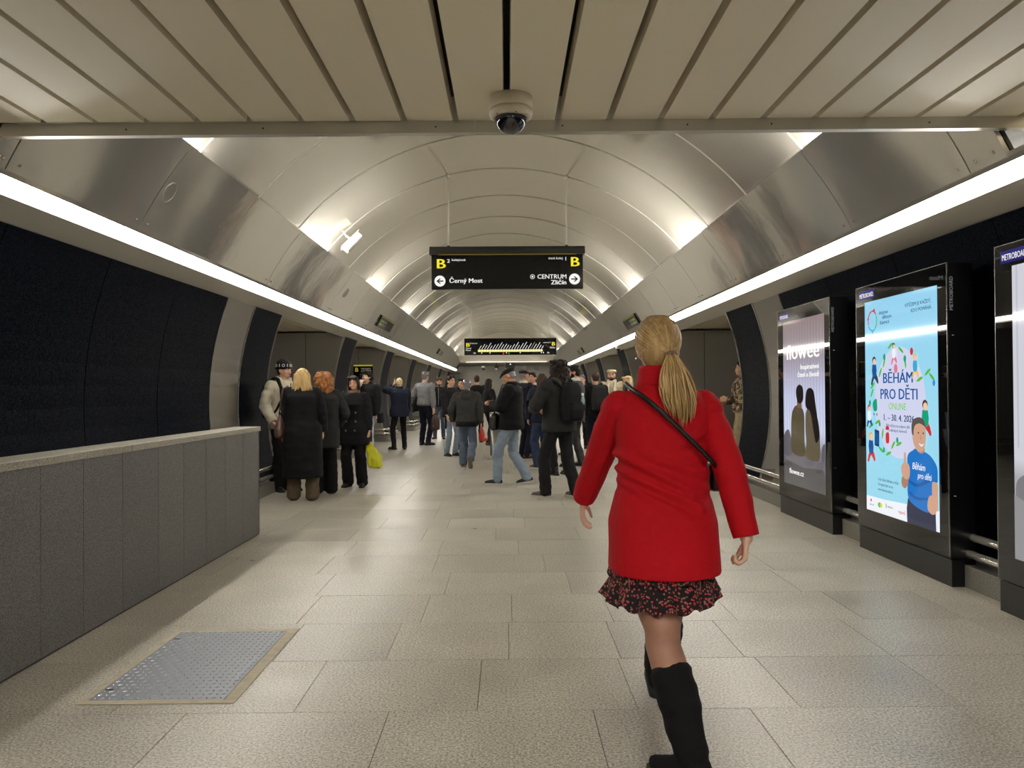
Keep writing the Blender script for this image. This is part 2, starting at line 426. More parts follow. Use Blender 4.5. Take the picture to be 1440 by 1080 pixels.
# ---- fascia bands (bent panels) with bolts and round grilles
FR, FA0, FA1 = 3.22, .4636, .706
def fascia(side, nm):
    mir = side < 0
    base = arc_slab(FR + .03, FR + .05, FA0 - .01, FA1 - .006, YT + .03, YF, 8, mir).obj(nm, M_joints); tag(base, kind='structure')
    k = 0; off = 6.1 if mir else 6.3
    y = off - 1.62 * 2
    while y < YF:
        y0, y1 = max(y, YT + .03), min(y + 1.62, YF)
        if y1 - y0 > .1:
            p = arc_slab(FR, FR + .025, FA0, FA1, y0 + .006, y1 - .006, 14, mir).obj('panel', M_fascia, base)
            for q in p.data.polygons: q.use_smooth = len(q.vertices) == 4
            b = p.modifiers.new('edge', 'EDGE_SPLIT'); b.split_angle = .6
            if y0 < 20:
                for yy in (y0 + .09, y1 - .09):
                    a = FA0 + .018
                    c = Vector((FR * math.cos(a) * side, yy, ZC + FR * math.sin(a))); nrm = Vector((-math.cos(a) * side, 0, -math.sin(a)))
                    MB().cap(c, c + nrm * .001, .011, .011, 10).obj('bolt', M_steel, p, True)
        y += 1.62
    return base
f_l = fascia(-1, 'trim_1'); f_r = fascia(1, 'trim_2')
def grille(base, side, Y, a, rad=.09):
    c = Vector((FR * math.cos(a) * side, Y, ZC + FR * math.sin(a))); nrm = Vector((-math.cos(a) * side, 0, -math.sin(a)))
    q = nrm.to_track_quat('Z', 'Y').to_matrix().to_4x4(); q.translation = c
    me = MB().lathe([(rad, -.004), (rad, .006), (rad * .93, .010), (rad * .88, .006), (rad * .88, .004)], 28).mesh(); me.transform(q)
    r_ = link('grille_ring', me, base, M_fascia, True)
    me = MB().lathe([(rad * .88, -.002), (rad * .88, .0055)], 28).mesh(); me.transform(q)
    link('grille_mesh', me, r_, mat('grille_grey', rgb(140, 136, 130), .5, .5, bump=.6, bscale=300))
def fascia_at(px, py, side, r=FR):
    # where a pixel's ray meets the bent fascia
    v = ray(px, py); o = Vector((CAMX, 0, CAMH - ZC))
    A = v.x ** 2 + v.z ** 2; B = 2 * (o.x * v.x + o.z * v.z); C_ = o.x ** 2 + o.z ** 2 - r * r
    t = (-B + math.sqrt(B * B - 4 * A * C_)) / (2 * A)
    p = o + v * t
    return p.y, math.atan2(p.z, abs(p.x))
Y_, a_ = fascia_at(238, 270, -1); grille(f_l, -1, Y_, a_)
Y_, a_ = fascia_at(486, 412, -1); grille(f_l, -1, Y_, a_)
# ---- cove lamps behind the fascia tops, one bay in three
for side in (-1, 1):
    for k, yc in enumerate([5.6 + .4 + 4.8 * j for j in range(8)]):
        y0 = RING0 + RP * (1 + 3 * k) + .1; y1 = y0 + RP - .2
        if y1 > YF or y0 < YT: continue
        a = .612
        c = (3.30 * math.cos(a) * side, ZC + 3.30 * math.sin(a))
        t = empty('cove_lamp', (c[0], (y0 + y1) / 2, c[1]))
        L = (y1 - y0) / 2
        MB().tube([(0, -L, 0), (0, L, 0)], .03, 10).obj('tube', M_cove, t, True)
        MB().box(-.025, .025, -L, L, -.045, -.018).obj('batten', M_white, t)
        tag(t, '%s cove lamp glowing behind the %s metal fascia, %s from the entrance' % (['first', 'second', 'third', 'fourth', 'fifth', 'sixth', 'seventh', 'eighth'][k] , 'left' if side < 0 else 'right', 'counted'), 'lamp', 'hidden cove lamps behind the fascias')
# ---- soffits under the fascia, up to the wall
for side, nm in ((-1, 'trim_3'), (1, 'trim_4')):
    pr = [(2.955, 2.545), (3.32, 2.487), (3.32, 2.6), (2.97, 2.6)]
    pr2 = [(side * x, z) for x, z in pr]
    if side < 0: pr2.reverse()
    tag(MB().prism(pr2, -6, YEND).obj(nm, M_soffit), kind='structure')
# ---- walls: mosaic panels, steel-clad end, pillars with a mosaic face
def wall(side, nm):
    mir = side < 0
    core = arc_pts(R + .03, A0, angz(2.56), 14) + [(6.6, 2.56), (6.6, 0)]
    def core_prism(y0, y1):
        p = list(core); p = [(x, z) for x, z in p]
        # counter-clockwise from -Y: going up the arc then out
        p = list(reversed(p))
        if mir: p = [(-x, z) for x, z in reversed(p)]
        return MB().prism(p, y0, y1)
    base = core_prism(-6, 11.3).obj(nm, M_clad); tag(base, kind='structure')
    y = 9.12 - 1.34 * 9
    while y < 9.0:
        pp = arc_slab(R, R + .025, A0, A1, max(y, -3) + .004, y + 1.34 - .004, 14, mir).obj('panel', M_mosaic, base)
        y += 1.34
    p = arc_slab(R - .006, R + .025, A0, A1, 9.125, 10.06, 14, mir).obj('cladding', mat('steel_wide', (.5, .48, .44, 1), .3, 1), base, False)
    def pillar(y0, y1, parent):
        f = arc_slab(R, R + .025, A0, A1 + .01, y0 + .03, y1 - .03, 16, mir).obj('face_panel', M_pmos, parent)
        for a, b in ((y0, y0 + .028), (y1 - .028, y1)):
            arc_slab(R - .012, R + .03, A0, A1 + .01, a, b, 16, mir).obj('edge_strip', M_tube, parent)
    pillar(10.08, 11.3, base)
    for y0, y1 in PIL:
        c = core_prism(y0, y1).obj('pillar', M_clad, base)
        pillar(y0, y1, c)
        for xx in (4.05, 4.95, 5.85):
            MB().box(min(side * xx, side * (xx + .01)), max(side * xx, side * (xx + .01)), y0 - .002, y0 + .01, 0, 2.55).obj('panel_joint', M_joints, c)
    c = core_prism(PIL[-1][1] + 4.25, YEND).obj('end_pier', M_clad, base)
    MB().box(min(side * 6.6, side * 6.8), max(side * 6.6, side * 6.8), 9, YEND, 0, 2.7).obj('platform_screen', M_clad, base)
    return base
wl = wall(-1, 'wall_left'); wr = wall(1, 'wall_right')
# ---- passage ceilings: long slats
for side in (-1, 1):
    pc = MB().box(min(side * 3.3, side * 6.8), max(side * 3.3, side * 6.8), 10.5, YEND, 2.63, 2.7).obj('ceiling', M_joints); tag(pc, kind='structure')
    x = 3.0
    while x < 6.5:
        a, b = side * (x + .006), side * (x + .294)
        MB().box(min(a, b), max(a, b), 11.3 if x < 3.3 else 10.5, YEND - .2, 2.605, 2.63).obj('slat', M_slat, pc)
        x += .3
# ---- far end
we = MB().box(-6.8, 6.8, YEND, YEND + .2, 0, 5).obj('wall_back', mat('end_wall', rgb(175, 172, 162), .3, .4)); tag(we, kind='structure')
for x0, x1 in ((-3.3, -1.65), (-1.64, 0), (.01, 1.65), (1.66, 3.3)):
    MB().box(x0, x1, YEND - .03, YEND, 0, 2.08).obj('panel', mat('end_panel', rgb(180, 177, 166), .3, .4), we)
    MB().box(x0, x1, YEND - .03, YEND, 2.1, 2.62).obj('panel', MAT['end_panel'], we)
ce = MB().box(-3.3, 3.3, YF, YEND, 3.0, 3.1).obj('ceiling', mat('end_ceiling', rgb(165, 158, 140), .4, .3)); tag(ce, kind='structure')
p = arc_pts(R + .06, angz(3.02), PI - angz(3.02), 24)
tag(MB().prism(p, YF - .02, YF + .05).obj('wall_header', M_soffit), kind='structure')
for x0, x1 in ((-2.3, -.02), (.02, 2.3)):
    MB().box(x0, x1, YF - .05, YF - .02, 3.015, 3.05).obj('light_cover', mat('end_light', (.8, .8, .8, 1), .5, emit=(1, .95, .86, 1), estr=1.0), ce)
# ---- behind the camera: entrance wall
tag(MB().box(-6.8, 6.8, -6.2, -6, 0, 3.1).obj('wall_front', mat('entrance_wall', rgb(170, 165, 152), .6)), kind='structure')
# ---- plinth and stainless kick rails along the wall feet
def foot_path(side, y0, y1, off, wrap0, wrap1, z):
    pts = []
    xw = R * math.cos(angz(z)) if z > 0 else 3.28
    xi = xw - off; rr = .16
    if wrap0:
        for t in range(6):
            a = PI / 2 * t / 5
            pts.append((xi + rr - rr * math.sin(a), y0 - off * .6 + rr - rr * math.cos(a)))
        pts.insert(0, (xw + .9, y0 - off * .6))
    else: pts.append((xi, y0))
    n = 6
    for t in range(1, n): pts.append((xi, (y0 + .2) + (y1 - y0 - .4) * t / n))
    if wrap1:
        for t in range(6):
            a = PI / 2 * t / 5
            pts.append((xi + rr - rr * math.cos(a), y1 + off * .6 - rr + rr * math.sin(a)))
        pts.append((xw + .9, y1 + off * .6))
    else: pts.append((xi, y1))
    return [(side * x, y, z) for x, y in pts]
for side, nm in ((-1, 'baseboard_left'), (1, 'baseboard_right')):
    runs = [(-3, 11.3, False, True)] + [(a, b, True, True) for a, b in PIL]
    root = None
    for (y0, y1, w0, w1) in runs:
        pts = foot_path(side, y0, y1, .13, w0, w1, 0.0)
        inner = [(side * 3.9, y0 if not w0 else y0 + .05), (side * 3.9, y1 if not w1 else y1 - .05)]
        poly = [(p[0], p[1]) for p in pts] + [inner[1], inner[0]]
        ar = sum(poly[i][0] * poly[(i + 1) % len(poly)][1] - poly[(i + 1) % len(poly)][0] * poly[i][1] for i in range(len(poly)))
        if ar < 0: poly.reverse()
        o = MB().prismz(poly, 0.0, .15).obj(nm if root is None else 'plinth', M_plinth, root)
        if root is None: root = o; tag(o, kind='structure')
        for z, off in ((.335, .17), (.225, .17)):
            MB().tube(foot_path(side, y0, y1, off, w0, w1, z), .028, 10).obj('rail', M_tube, root, True)
        for t in range(max(2, int((y1 - y0) / 1.3))):
            yy = y0 + .3 + (y1 - y0 - .6) * t / max(1, int((y1 - y0) / 1.3) - 1)
            x = side * (R * math.cos(angz(.28)) - .16)
            MB().box(min(x, side * 3.5), max(x, side * 3.5), yy - .012, yy + .012, .2, .36).obj('rail_bracket', M_steel, root)
# ---- continuous light lines
for side in (-1, 1):
    t = empty('light_line', (side * 2.93, 20, 2.6))
    pr = [(2.90, 2.637), (2.965, 2.575), (2.985, 2.59), (2.92, 2.652)]
    y = 4.1
    while y < YF + 1:
        y1 = min(y + 3.24, YF + 1)
        q = [(side * x - side * 2.93, z - 2.6) for x, z in pr]
        if side < 0: q.reverse()
        MB().prism(q, y - 20 + .002, y1 - 20 - .002).obj('diffuser', M_strip, t)
        y = y1
    h = [(2.885, 2.672), (2.896, 2.642), (2.935, 2.656), (2.955, 2.70), (2.885, 2.70)]
    q = [(side * x - side * 2.93, z - 2.6) for x, z in h]
    if side < 0: q.reverse()
    MB().prism(q, -15.9, YF + 1 - 20).obj('housing', M_fascia, t)
    tag(t, 'long white light line running under the %s metal fascia down the hall' % ('left' if side < 0 else 'right'), 'light')
# lamps of the entrance hall behind the camera
for k, (x, y) in enumerate(((-1.3, -.9), (1.3, -.9), (-1.3, -3.4), (1.3, -3.4))):
    t = empty('ceiling_lamp', (x, y, 2.86))
    MB().box(-.1, .1, -.7, .7, -.012, 0).obj('diffuser', M_hall, t)
    MB().box(-.12, .12, -.72, .72, 0, .018).obj('tray', M_white, t)
    tag(t, 'long ceiling lamp behind the viewer, %s of the entrance hall' % ('near left', 'near right', 'far left', 'far right')[k], 'lamp', 'entrance ceiling lamps')
# ================================================================== things
# ---- granite parapet
t = empty('parapet', (-2.47, 4, 0))
ys = [7.43]
for yy in (6.96, 6.53, 6.11, 5.69, 5.28, 4.79, 4.35, 3.95): ys.append(yy * .97 + .2 if False else yy * 7.43 / 7.42)
while ys[-1] > 1.0: ys.append(ys[-1] - .44)
MB().box(-.09, .09, ys[-1] - 4, 3.43 - .02, .0, .98).obj('core', M_joints, t)
for a, b in zip(ys, ys[1:]):
    for x0, x1 in ((.09, .11), (-.11, -.09)):
        MB().box(x0, x1, b - 4 + .002, a - 4 - .002, .012, .992).obj('slab', M_paragr, t)
MB().box(-.11, .11, 3.41, 3.432, .012, .992).obj('end_slab', M_paragr, t)
MB().box(-.105, .105, ys[-1] - 4, 3.425, 0, .012).obj('foot', M_joints, t)
for a, b in ((3.44, .9), (.895, -1.2), (-1.205, ys[-1] - 4)):
    MB().box(-.122, .122, b, a, .994, 1.037).obj('coping', M_coping, t, bevel=.004)
tag(t, 'grey granite parapet wall with pale coping along the left side', 'parapet')
# ---- tread plate floor hatch
t = empty('floor_hatch', (-1.565 + CAMX, 3.915, 0))
hx, hy = .30, .485
fr = MB()
for (a, b, c, d) in ((-hx - .035, hx + .06, -hy - .04, -hy), (-hx - .035, hx + .06, hy, hy + .045)):
    MB().box(a, b, c, d, .0007, .0035).obj('frame', M_frame, t)
for (a, b, c, d) in ((-hx - .035, -hx, -hy, hy), (hx + .004, hx + .06, -hy, hy)):
    MB().box(a, b, c, d, .0007, .0035).obj('frame', M_frame, t)
pl = MB().box(-hx, hx, -hy, hy, .0007, .003).obj('plate', M_plate, t)
mb = MB(); 
for i in range(24):
    for j in range(19):
        cx = -hx + .02 + j * (2 * hx - .04) / 18; cy = -hy + .02 + i * (2 * hy - .04) / 23
        a = .5 if (i + j) % 2 else -.5 + PI / 2 * 1.0
        a = (.45 if (i + j) % 2 else PI / 2 + .45)
        L, W = .0125, .0036
        c, s_ = math.cos(a), math.sin(a)
        P = lambda u, v, z: (cx + u * c - v * s_, cy + u * s_ + v * c, z)
        mb.add([P(-L, 0, .003), P(0, -W, .003), P(L, 0, .003), P(0, W, .003), P(-L * .5, 0, .0056), P(L * .5, 0, .0056)],
               [(0, 1, 5, 4), (1, 2, 5), (2, 3, 4, 5), (3, 0, 4)])
tag(mb.obj('tread', M_tread, pl), kind='stuff')
for yy in (-.36, .36): MB().box(-hx + .012, -hx + .05, hy * 0 + yy - .008, yy + .008, .003, .004).obj('lift_slot', M_black, pl)
tag(t, 'steel tread plate hatch with a pale frame set in the floor', 'hatch')

# ---- hanging direction sign
Y1 = 11.58
def hang(px0, px1, pyt, pyb, Y):
    a = at(px0, pyb, Y); b = at(px1, pyb, Y); c = at((px0 + px1) / 2, pyt, Y)
    return (a.x + b.x) / 2, b.x - a.x, (a.z + b.z) / 2, c.z
cx, W, z0, z1 = hang(607, 820, 357, 406.5, Y1)
t = empty('direction_sign', (cx, Y1, z0)); H = z1 - z0
bd = MB().box(-W / 2, W / 2, 0, .09, 0, H).obj('board', M_sign, t)
hw = W / 2 + .03
hood = MB().prism([], 0, 1) if False else MB()
prof = [(-.035, H - .005), (.125, H - .005), (.125, H + .07), (.09, H + .115), (0, H + .115), (-.035, H + .07)]
hood.add([(-hw, y, z) for y, z in prof] + [(hw, y, z) for y, z in prof],
         [tuple(reversed(range(6))), tuple(range(6, 12))] + [(i, (i + 1) % 6, (i + 1) % 6 + 6, i + 6) for i in range(6)])
hood.obj('lamp_hood', M_bpaint, t)
MB().box(-W / 2 + .1, W / 2 - .1, -.004, .0, H - .012, H - .006).obj('lamp_line', glow('hood_glow', 150, 130, 50, .8), t)
def S(u, v): return ((u - 88) / 1159 - .5) * W, (475 - v) / 270 * H
Y0 = -.003
def stext(nm, s, u0, u1, vb, cap, m, al='L', bold=.012):
    x0, z = S(u0, vb); x1, _ = S(u1, vb)
    if s == '1': return text(nm, s, cap / 270 * H / .70, m, bd, x0, z, Y0, bold=.02)
    return text(nm, s, cap / 270 * H / .70, m, bd, x0, z, Y0, width=x1 - x0, bold=bold)
stext('letter', 'B', 122, 185, 313, 72, G_yellow, bold=.03); stext('letter', 'B', 1148, 1210, 303, 72, G_yellow, bold=.03)
stext('numeral', '2', 206, 227, 270, 27, G_white, bold=.012); stext('wording', 'kolej', 243, 292, 257, 17, G_white, bold=.012); stext('wording', 'track', 298, 350, 257, 17, G_white, bold=.012)
stext('numeral', '1', 1106, 1122, 258, 27, G_white, bold=.012); stext('wording', 'track', 983, 1036, 248, 17, G_white, bold=.012); stext('wording', 'kolej', 1042, 1090, 248, 17, G_white, bold=.012)
stext('wording', 'Černý Most', 223, 474, 425, 34, G_white, bold=.03)
stext('wording', 'CENTRUM', 896, 1117, 397, 33, G_white, bold=.012); stext('wording', 'Zličín', 1001, 1117, 441, 33, G_white, bold=.03)
for uc, vc, d in ((152, 411, -1), (1182, 401, 1)):
    x, z = S(uc, vc); r = 42 / 270 * H
    dc = flat('arrow_disc', circ(x, z, r), G_white, bd, Y0)
    k = r / 42
    ar = [(-26, -4.5), (8, -4.5), (-7, -20), (4, -20), (27, 0), (4, 20), (-7, 20), (8, 4.5), (-26, 4.5)]
    flat('arrow', [(x + d * a * k, z + b * k) for a, b in ar], M_sign, dc, Y0 - .001)
x, z = S(860, 381); r = 18 / 270 * H
ring = MB().tube([(x + r * .88 * math.cos(q), Y0, z + r * .88 * math.sin(q)) for q in [2 * PI * i / 28 for i in range(29)]], r * .1, 6).obj('target_ring', G_white, bd)
flat('target_dot', circ(x, z, r * .38, 16), G_white, ring, Y0 - .001)
for px in (630.5, 797):
    p = at(px, 350, Y1); xl = p.x - cx; top = ZC + math.sqrt((R + .0) ** 2 - p.x ** 2) - z0
    MB().tube([(xl, .045, H + .1), (xl, .045, top)], .013, 10).obj('rod', M_white, t, True)
    MB().lathe([(.03, H + .112), (.03, H + .125), (.015, H + .14)], 14, (xl, .045, 0)).obj('rod_collar', M_bpaint, t)
    MB().lathe([(.03, top - .03), (.04, top - .0)], 14, (xl, .045, 0)).obj('ceiling_rose', M_white, t)
tag(t, 'large black hanging sign with yellow B letters and direction arrows', 'sign')

# ---- line map sign further down
Y2 = 29.6
cx, W, z0, z1 = hang(653, 782.5, 475.5, 499, Y2); H = z1 - z0
t = empty('line_map_sign', (cx, Y2, z0))
bd = MB().box(-W / 2, W / 2, 0, .12, 0, H).obj('board', M_sign, t)
def S(u, v): return ((u - 118) / 1165 - .5) * W, (355 - v) / 207 * H
def stext2(nm, s, u0, u1, vb, cap, m, bold=.012):
    x0, z = S(u0, vb); x1, _ = S(u1, vb)
    if s == '1': return text(nm, s, cap / 207 * H / .7, m, bd, x0, z, -.004)
    return text(nm, s, cap / 207 * H / .7, m, bd, x0, z, -.004, width=x1 - x0, bold=bold)
stext2('letter', 'B', 138, 180, 250, 45, G_yellow, .03); stext2('letter', 'B', 1222, 1260, 243, 45, G_yellow, .03)
stext2('numeral', '2', 188, 198, 222, 20, G_white); stext2('wording', 'kolej track', 206, 280, 216, 12, G_white)
stext2('numeral', '1', 1197, 1207, 213, 20, G_white); stext2('wording', 'track kolej', 1116, 1190, 210, 12, G_white)
stext2('wording', 'Černý', 136, 204, 278, 16, G_white, .012); stext2('wording', 'Most', 136, 196, 303, 16, G_white, .012)
stext2('wording', 'Zličín', 1200, 1264, 276, 18, G_white, .012)
def rect(u0, u1, v0, v1):
    a, b = S(u0, v1); c, d = S(u1, v0); return [(a, b), (c, b), (c, d), (a, d)]
bar = flat('line_bar', rect(290, 1105, 288, 318), G_yellow, bd, -.003)
for k in range(24):
    u = 300 + k * 34.3
    flat('station_mark', rect(u, u + 20, 295, 310), G_white, bar, -.0045)
    L = [45, 62, 50, 78, 44, 58, 66, 85, 60, 66, 52, 46, 60, 86, 48, 72, 88, 46, 72, 84, 64, 82, 50, 40][k] * 1.0
    g = [0, 0, 0, 0, 0, 0, 0, 0, 0, 0, 0, 0, 0, 0, 0, 0, 0, 0, 0, 1, 0, 0, 0, 0][k]
    x, z = S(u + 2, 284); s = H / 207
    flat('station_name', [(x, z), (x + 6.5 * s, z), (x + (6.5 + L * .62) * s, z + L * s), (x + (L * .62) * s, z + L * s)], glow('lit_grey', 150, 150, 150) if g else G_white, bd, -.003)
flat('transfer_mark', rect(604, 620, 322, 353), G_red, bd, -.003); flat('transfer_mark', rect(674, 690, 322, 353), G_green, bd, -.003)
for u in (334, 438, 646, 820, 1088, 1114): flat('transfer_note', rect(u, u + 10, 322, 336), G_white, bd, -.003)
for u in (234, 1165): flat('note', rect(u, u + 28, 322, 340), glow('lit_grey', 150, 150, 150), bd, -.003); 
for px in (663, 772):
    p = at(px, 475, Y2); xl = p.x - cx; top = ZC + math.sqrt(R ** 2 - p.x ** 2) - z0
    MB().tube([(xl, .06, H), (xl, .06, top)], .02, 8).obj('rod', M_white, t, True)
tag(t, 'long black line map sign with yellow bar hanging far down the hall', 'sign')

# ---- white dome camera under the near ceiling
c = at(718, 112, 3.98); zc = 2.878
t = empty('dome_camera', (c.x, 3.97, zc))
MB().lathe([(.113, 0), (.113, -.062), (.1125, -.064)], 40).obj('housing', M_cream, t, True)
rg = MB().lathe([(.1125, -.066), (.113, -.085), (.108, -.100), (.098, -.106), (.083, -.108), (.081, -.09)], 40).obj('lower_ring', M_cream, t, True)
MB().lathe([(.113, -.0001), (.107, .004)], 30).obj('gasket', M_bpaint, t)
for a in (-1.3, .35 - PI / 2 + .6, 2.6, 3.9):
    MB().ell((.098 * math.cos(a), .098 * math.sin(a), -.104), (.006, .006, .004), 8, 5).obj('screw', M_steel, rg, True)
prof = [(.081, -.10)] + [(.081 * math.cos(x), -.112 - .074 * math.sin(x)) for x in [i * PI / 2 / 9 for i in range(9)]] + [(.002, -.186)]
MB().lathe(prof, 36).obj('dome', M_dome, t, True)
MB().ell((0, -.02, -.135), (.028, .028, .028)).obj('lens', M_bpaint, t, True)
tag(t, 'white dome camera with a dark glass dome on the near ceiling', 'camera')
# ---- white box camera on the left fascia
p = at(496, 341, 11.75); t = empty('box_camera', p)
ax = Vector((.5, .35, .62)).normalized(); up = Vector((-.6, 0, .6)); sd = ax.cross(up).normalized(); up = sd.cross(ax)
mrot = Matrix((sd, ax, up)).transposed().to_4x4()
me = MB().box(-.065, .065, -.17, .17, -.05, .05).mesh(); me.transform(mrot)
o = link('housing', me, t, M_white); b = o.modifiers.new('bevel', 'BEVEL'); b.width = .012; b.segments = 2
me = MB().box(-.075, .075, -.19, .20, .052, .062).mesh(); me.transform(mrot); link('sun_shield', me, t, M_white)
me = MB().lathe([(.035, -.176), (.035, -.168)], 16, (0, 0, 0), 'Y').mesh(); me.transform(mrot); link('lens', me, t, M_dome)
ra = math.atan2(p.z - ZC, p.x); q = Vector((R * math.cos(ra), p.y + .05, ZC + R * math.sin(ra))) - p
MB().tube([(0, 0, 0), q * .5 + Vector((0, 0, .02)), q], .017, 10).obj('bracket', M_white, t, True)
tag(t, 'white box camera on a bracket above the left metal fascia', 'camera')
# ---- small dome camera under the right soffit
p = at(882, 484, 20.6)
t = empty('dome_camera', (2.72, p.y, 2.545)); t.location = (3.02, p.y, 2.54)
MB().lathe([(.075, 0), (.075, -.06), (.06, -.07)], 18).obj('housing', M_white, t, True); MB().ell((0, 0, -.075), (.05, .05, .055)).obj('dome', M_dome, t, True)
tag(t, 'small white dome camera under the right light line beside a pillar', 'camera')

# ---- slim black route boards lying on the fascias
def route_board(px0, px1, side, label):
    (Ya, a1), (Yb, a0) = px0, px1
def board_on_fascia(side, y0, y1, ac, h, label):
    t = empty('route_board', ((FR - .02) * math.cos(ac) * side, (y0 + y1) / 2, ZC + (FR - .02) * math.sin(ac)))
    n = Vector((-math.cos(ac) * side, 0, -math.sin(ac)))           # out of the fascia
    yl = Vector((0, -1 if side > 0 else 1, 0)); zl = n.cross(yl) * -1
    # local x along the hall, local z up the fascia, -y outward
    X = Vector((0, 1, 0)) if side < 0 else Vector((0, -1, 0)); Yv = -n; Zv = X.cross(Yv)
    m = Matrix((X, Yv, Zv)).transposed().to_4x4(); m.translation = t.location; t.matrix_world = m
    L = (y1 - y0) / 2
    bd = MB().box(-L, L, -.012, .014, -h / 2, h / 2).obj('board', M_sign, t)
    flat('line_mark', [(-L, h / 2 - .03), (L, h / 2 - .03), (L, h / 2 - .006), (-L, h / 2 - .006)], glow('lit_olive', 150, 150, 50, .5), bd, -.014)
    s0 = -L * .9 if side < 0 else L * .2
    for k in range(4):
        for q in range(2):
            x = (-L * .85 + k * L * .22) if side < 0 else (L * .85 - k * L * .22 - .18)
            z = -h * .3 + q * h * .3
            flat('lettering', [(x, z), (x + .16, z), (x + .16, z + .05), (x, z + .05)], glow('lit_lime', 150, 165, 80, .55) if k < 2 else glow('lit_dim', 120, 120, 110, .5), bd, -.014)
    tag(t, label, 'sign'); return t
ang = lambda q: math.atan2(0, 1)
def fpt(px, py, side): return fascia_at(px, py, side)
for pts, side, lb in (([(537, 443), (553.7, 453.6), (545.6, 468), (527.7, 456)], -1, 'black route board lying on the left fascia nearer the viewer'),
                      ([(892, 440.5), (875.5, 450.5), (885, 464), (901, 454)], 1, 'black route board lying on the right fascia beside the blonde head'),
                      ([(618.5, 490), (623, 494), (620, 501), (614.5, 497)], -1, 'small far black route board on the left fascia beside the line map sign'),
                      ([(817.5, 488.5), (812, 492), (815, 499.5), (821, 495)], 1, 'small far black route board on the right fascia beyond the nearer one')):
    ps = [fpt(x, y, side) for x, y in pts]
    y0 = (ps[0][0] + ps[3][0]) / 2; y1 = (ps[1][0] + ps[2][0]) / 2
    a_t = (ps[0][1] + ps[1][1]) / 2; a_b = (ps[2][1] + ps[3][1]) / 2
    board_on_fascia(side, min(y0, y1), max(y0, y1), (a_t + a_b) / 2, abs(a_t - a_b) * FR, lb)
# ---- B board on the passage wall behind the curly-haired person
p0 = at(497, 513, 21.15); p1 = at(524, 536, 21.15)
t = empty('platform_board', ((p0.x + p1.x) / 2, 21.19, p1.z)); W = p1.x - p0.x; H = p0.z - p1.z
bd = MB().box(-W / 2, W / 2, -.02, .005, 0, H).obj('board', M_sign, t)
flat('line_mark', [(-W / 2, H - .04), (W / 2, H - .04), (W / 2, H), (-W / 2, H)], glow('lit_yellow_dim', 170, 160, 40, .8), bd, -.022)
text('letter', 'B', .16, glow('lit_yellow_dim', 170, 160, 40, .8), bd, -W / 2 + .04, H - .19, -.022, bold=.03)
for k in range(3): flat('lettering', [(-W / 2 + .2, H - .12 - k * .09), (W / 2 - .05, H - .12 - k * .09), (W / 2 - .05, H - .09 - k * .09), (-W / 2 + .2, H - .09 - k * .09)], glow('lit_dim', 120, 120, 110, .5), bd, -.022)
tag(t, 'small black board with yellow B on the left passage wall', 'sign')
# ---- grey steel litter bin / post in the middle
g = ground(699, 640); t = empty('litter_bin', (g.x, g.y, 0))
MB().loft([(0, 0, 0, .15, .15), (.02, 0, 0, .15, .15), (.86, 0, 0, .15, .15)], 28, 4).obj('body', mat('bin_steel', (.30, .295, .27, 1), .3, .9), t, True)
MB().loft([(.86, 0, 0, .16, .16), (.9, 0, 0, .16, .16), (.915, 0, 0, .13, .13)], 28, 4).obj('lid', M_trim, t)
MB().box(-.09, .09, -.158, -.15, .66, .76).obj('slot', M_black, t)
tag(t, 'grey steel litter bin standing in the middle of the floor', 'bin')
# ---- far-end fittings
p = at(717.5, 513, 45); t = empty('monitor', (p.x, 45, p.z))
MB().box(-.27, .27, -.06, .06, -.2, .2).obj('case', M_bpaint, t); MB().tube([(0, 0, .2), (0, 0, 3.0 - p.z)], .03, 8).obj('pole', M_trim, t)
flat('screen', [(-.24, -.17), (.24, -.17), (.24, .17), (-.24, .17)], mat('monitor_screen', (.02, .03, .025, 1), .2), t, -.062); flat('status_mark', [(-.03, .0), (.05, .0), (.05, .06), (-.03, .06)], G_white, t, -.064)
tag(t, 'dark grey monitor on a pole from the far ceiling', 'monitor')
for px, lb in ((680, 'small far dome camera left of the black speaker'), (698.5, 'black pendant speaker beside the dark far monitor')):
    p = at(px, 518, 45); t = empty('dome_camera' if px < 690 else 'pendant_speaker', (p.x, 45, p.z))
    MB().lathe([(.09, 0), (.12, .1), (.06, .14)], 14).obj('housing', M_bpaint if px > 690 else M_white, t, True)
    MB().ell((0, 0, -.02), (.11, .11, .1)).obj('dome', M_dome if px < 690 else M_trim, t, True)
    MB().tube([(0, 0, .12), (0, 0, 3.0 - p.z)], .025, 8).obj('stem', M_bpaint, t)
    tag(t, lb, 'camera' if px < 690 else 'speaker')
for px, lb in ((737, 'round pale clock face on the far wall, right of the monitor'), (755, 'round pale disc on the far wall, rightmost of the row')):
    p = at(px, 518, YEND); t = empty('wall_disc', (p.x, YEND - .03, p.z))
    MB().lathe([(.17, 0), (.17, .04), (.15, .05), (.14, .045)], 24, (0, 0, 0), 'Y').obj('rim', M_white, t)
    MB().lathe([(.14, 0), (.14, .042)], 24, (0, 0, 0), 'Y').obj('face', M_cream, t)
    tag(t, lb, 'disc')

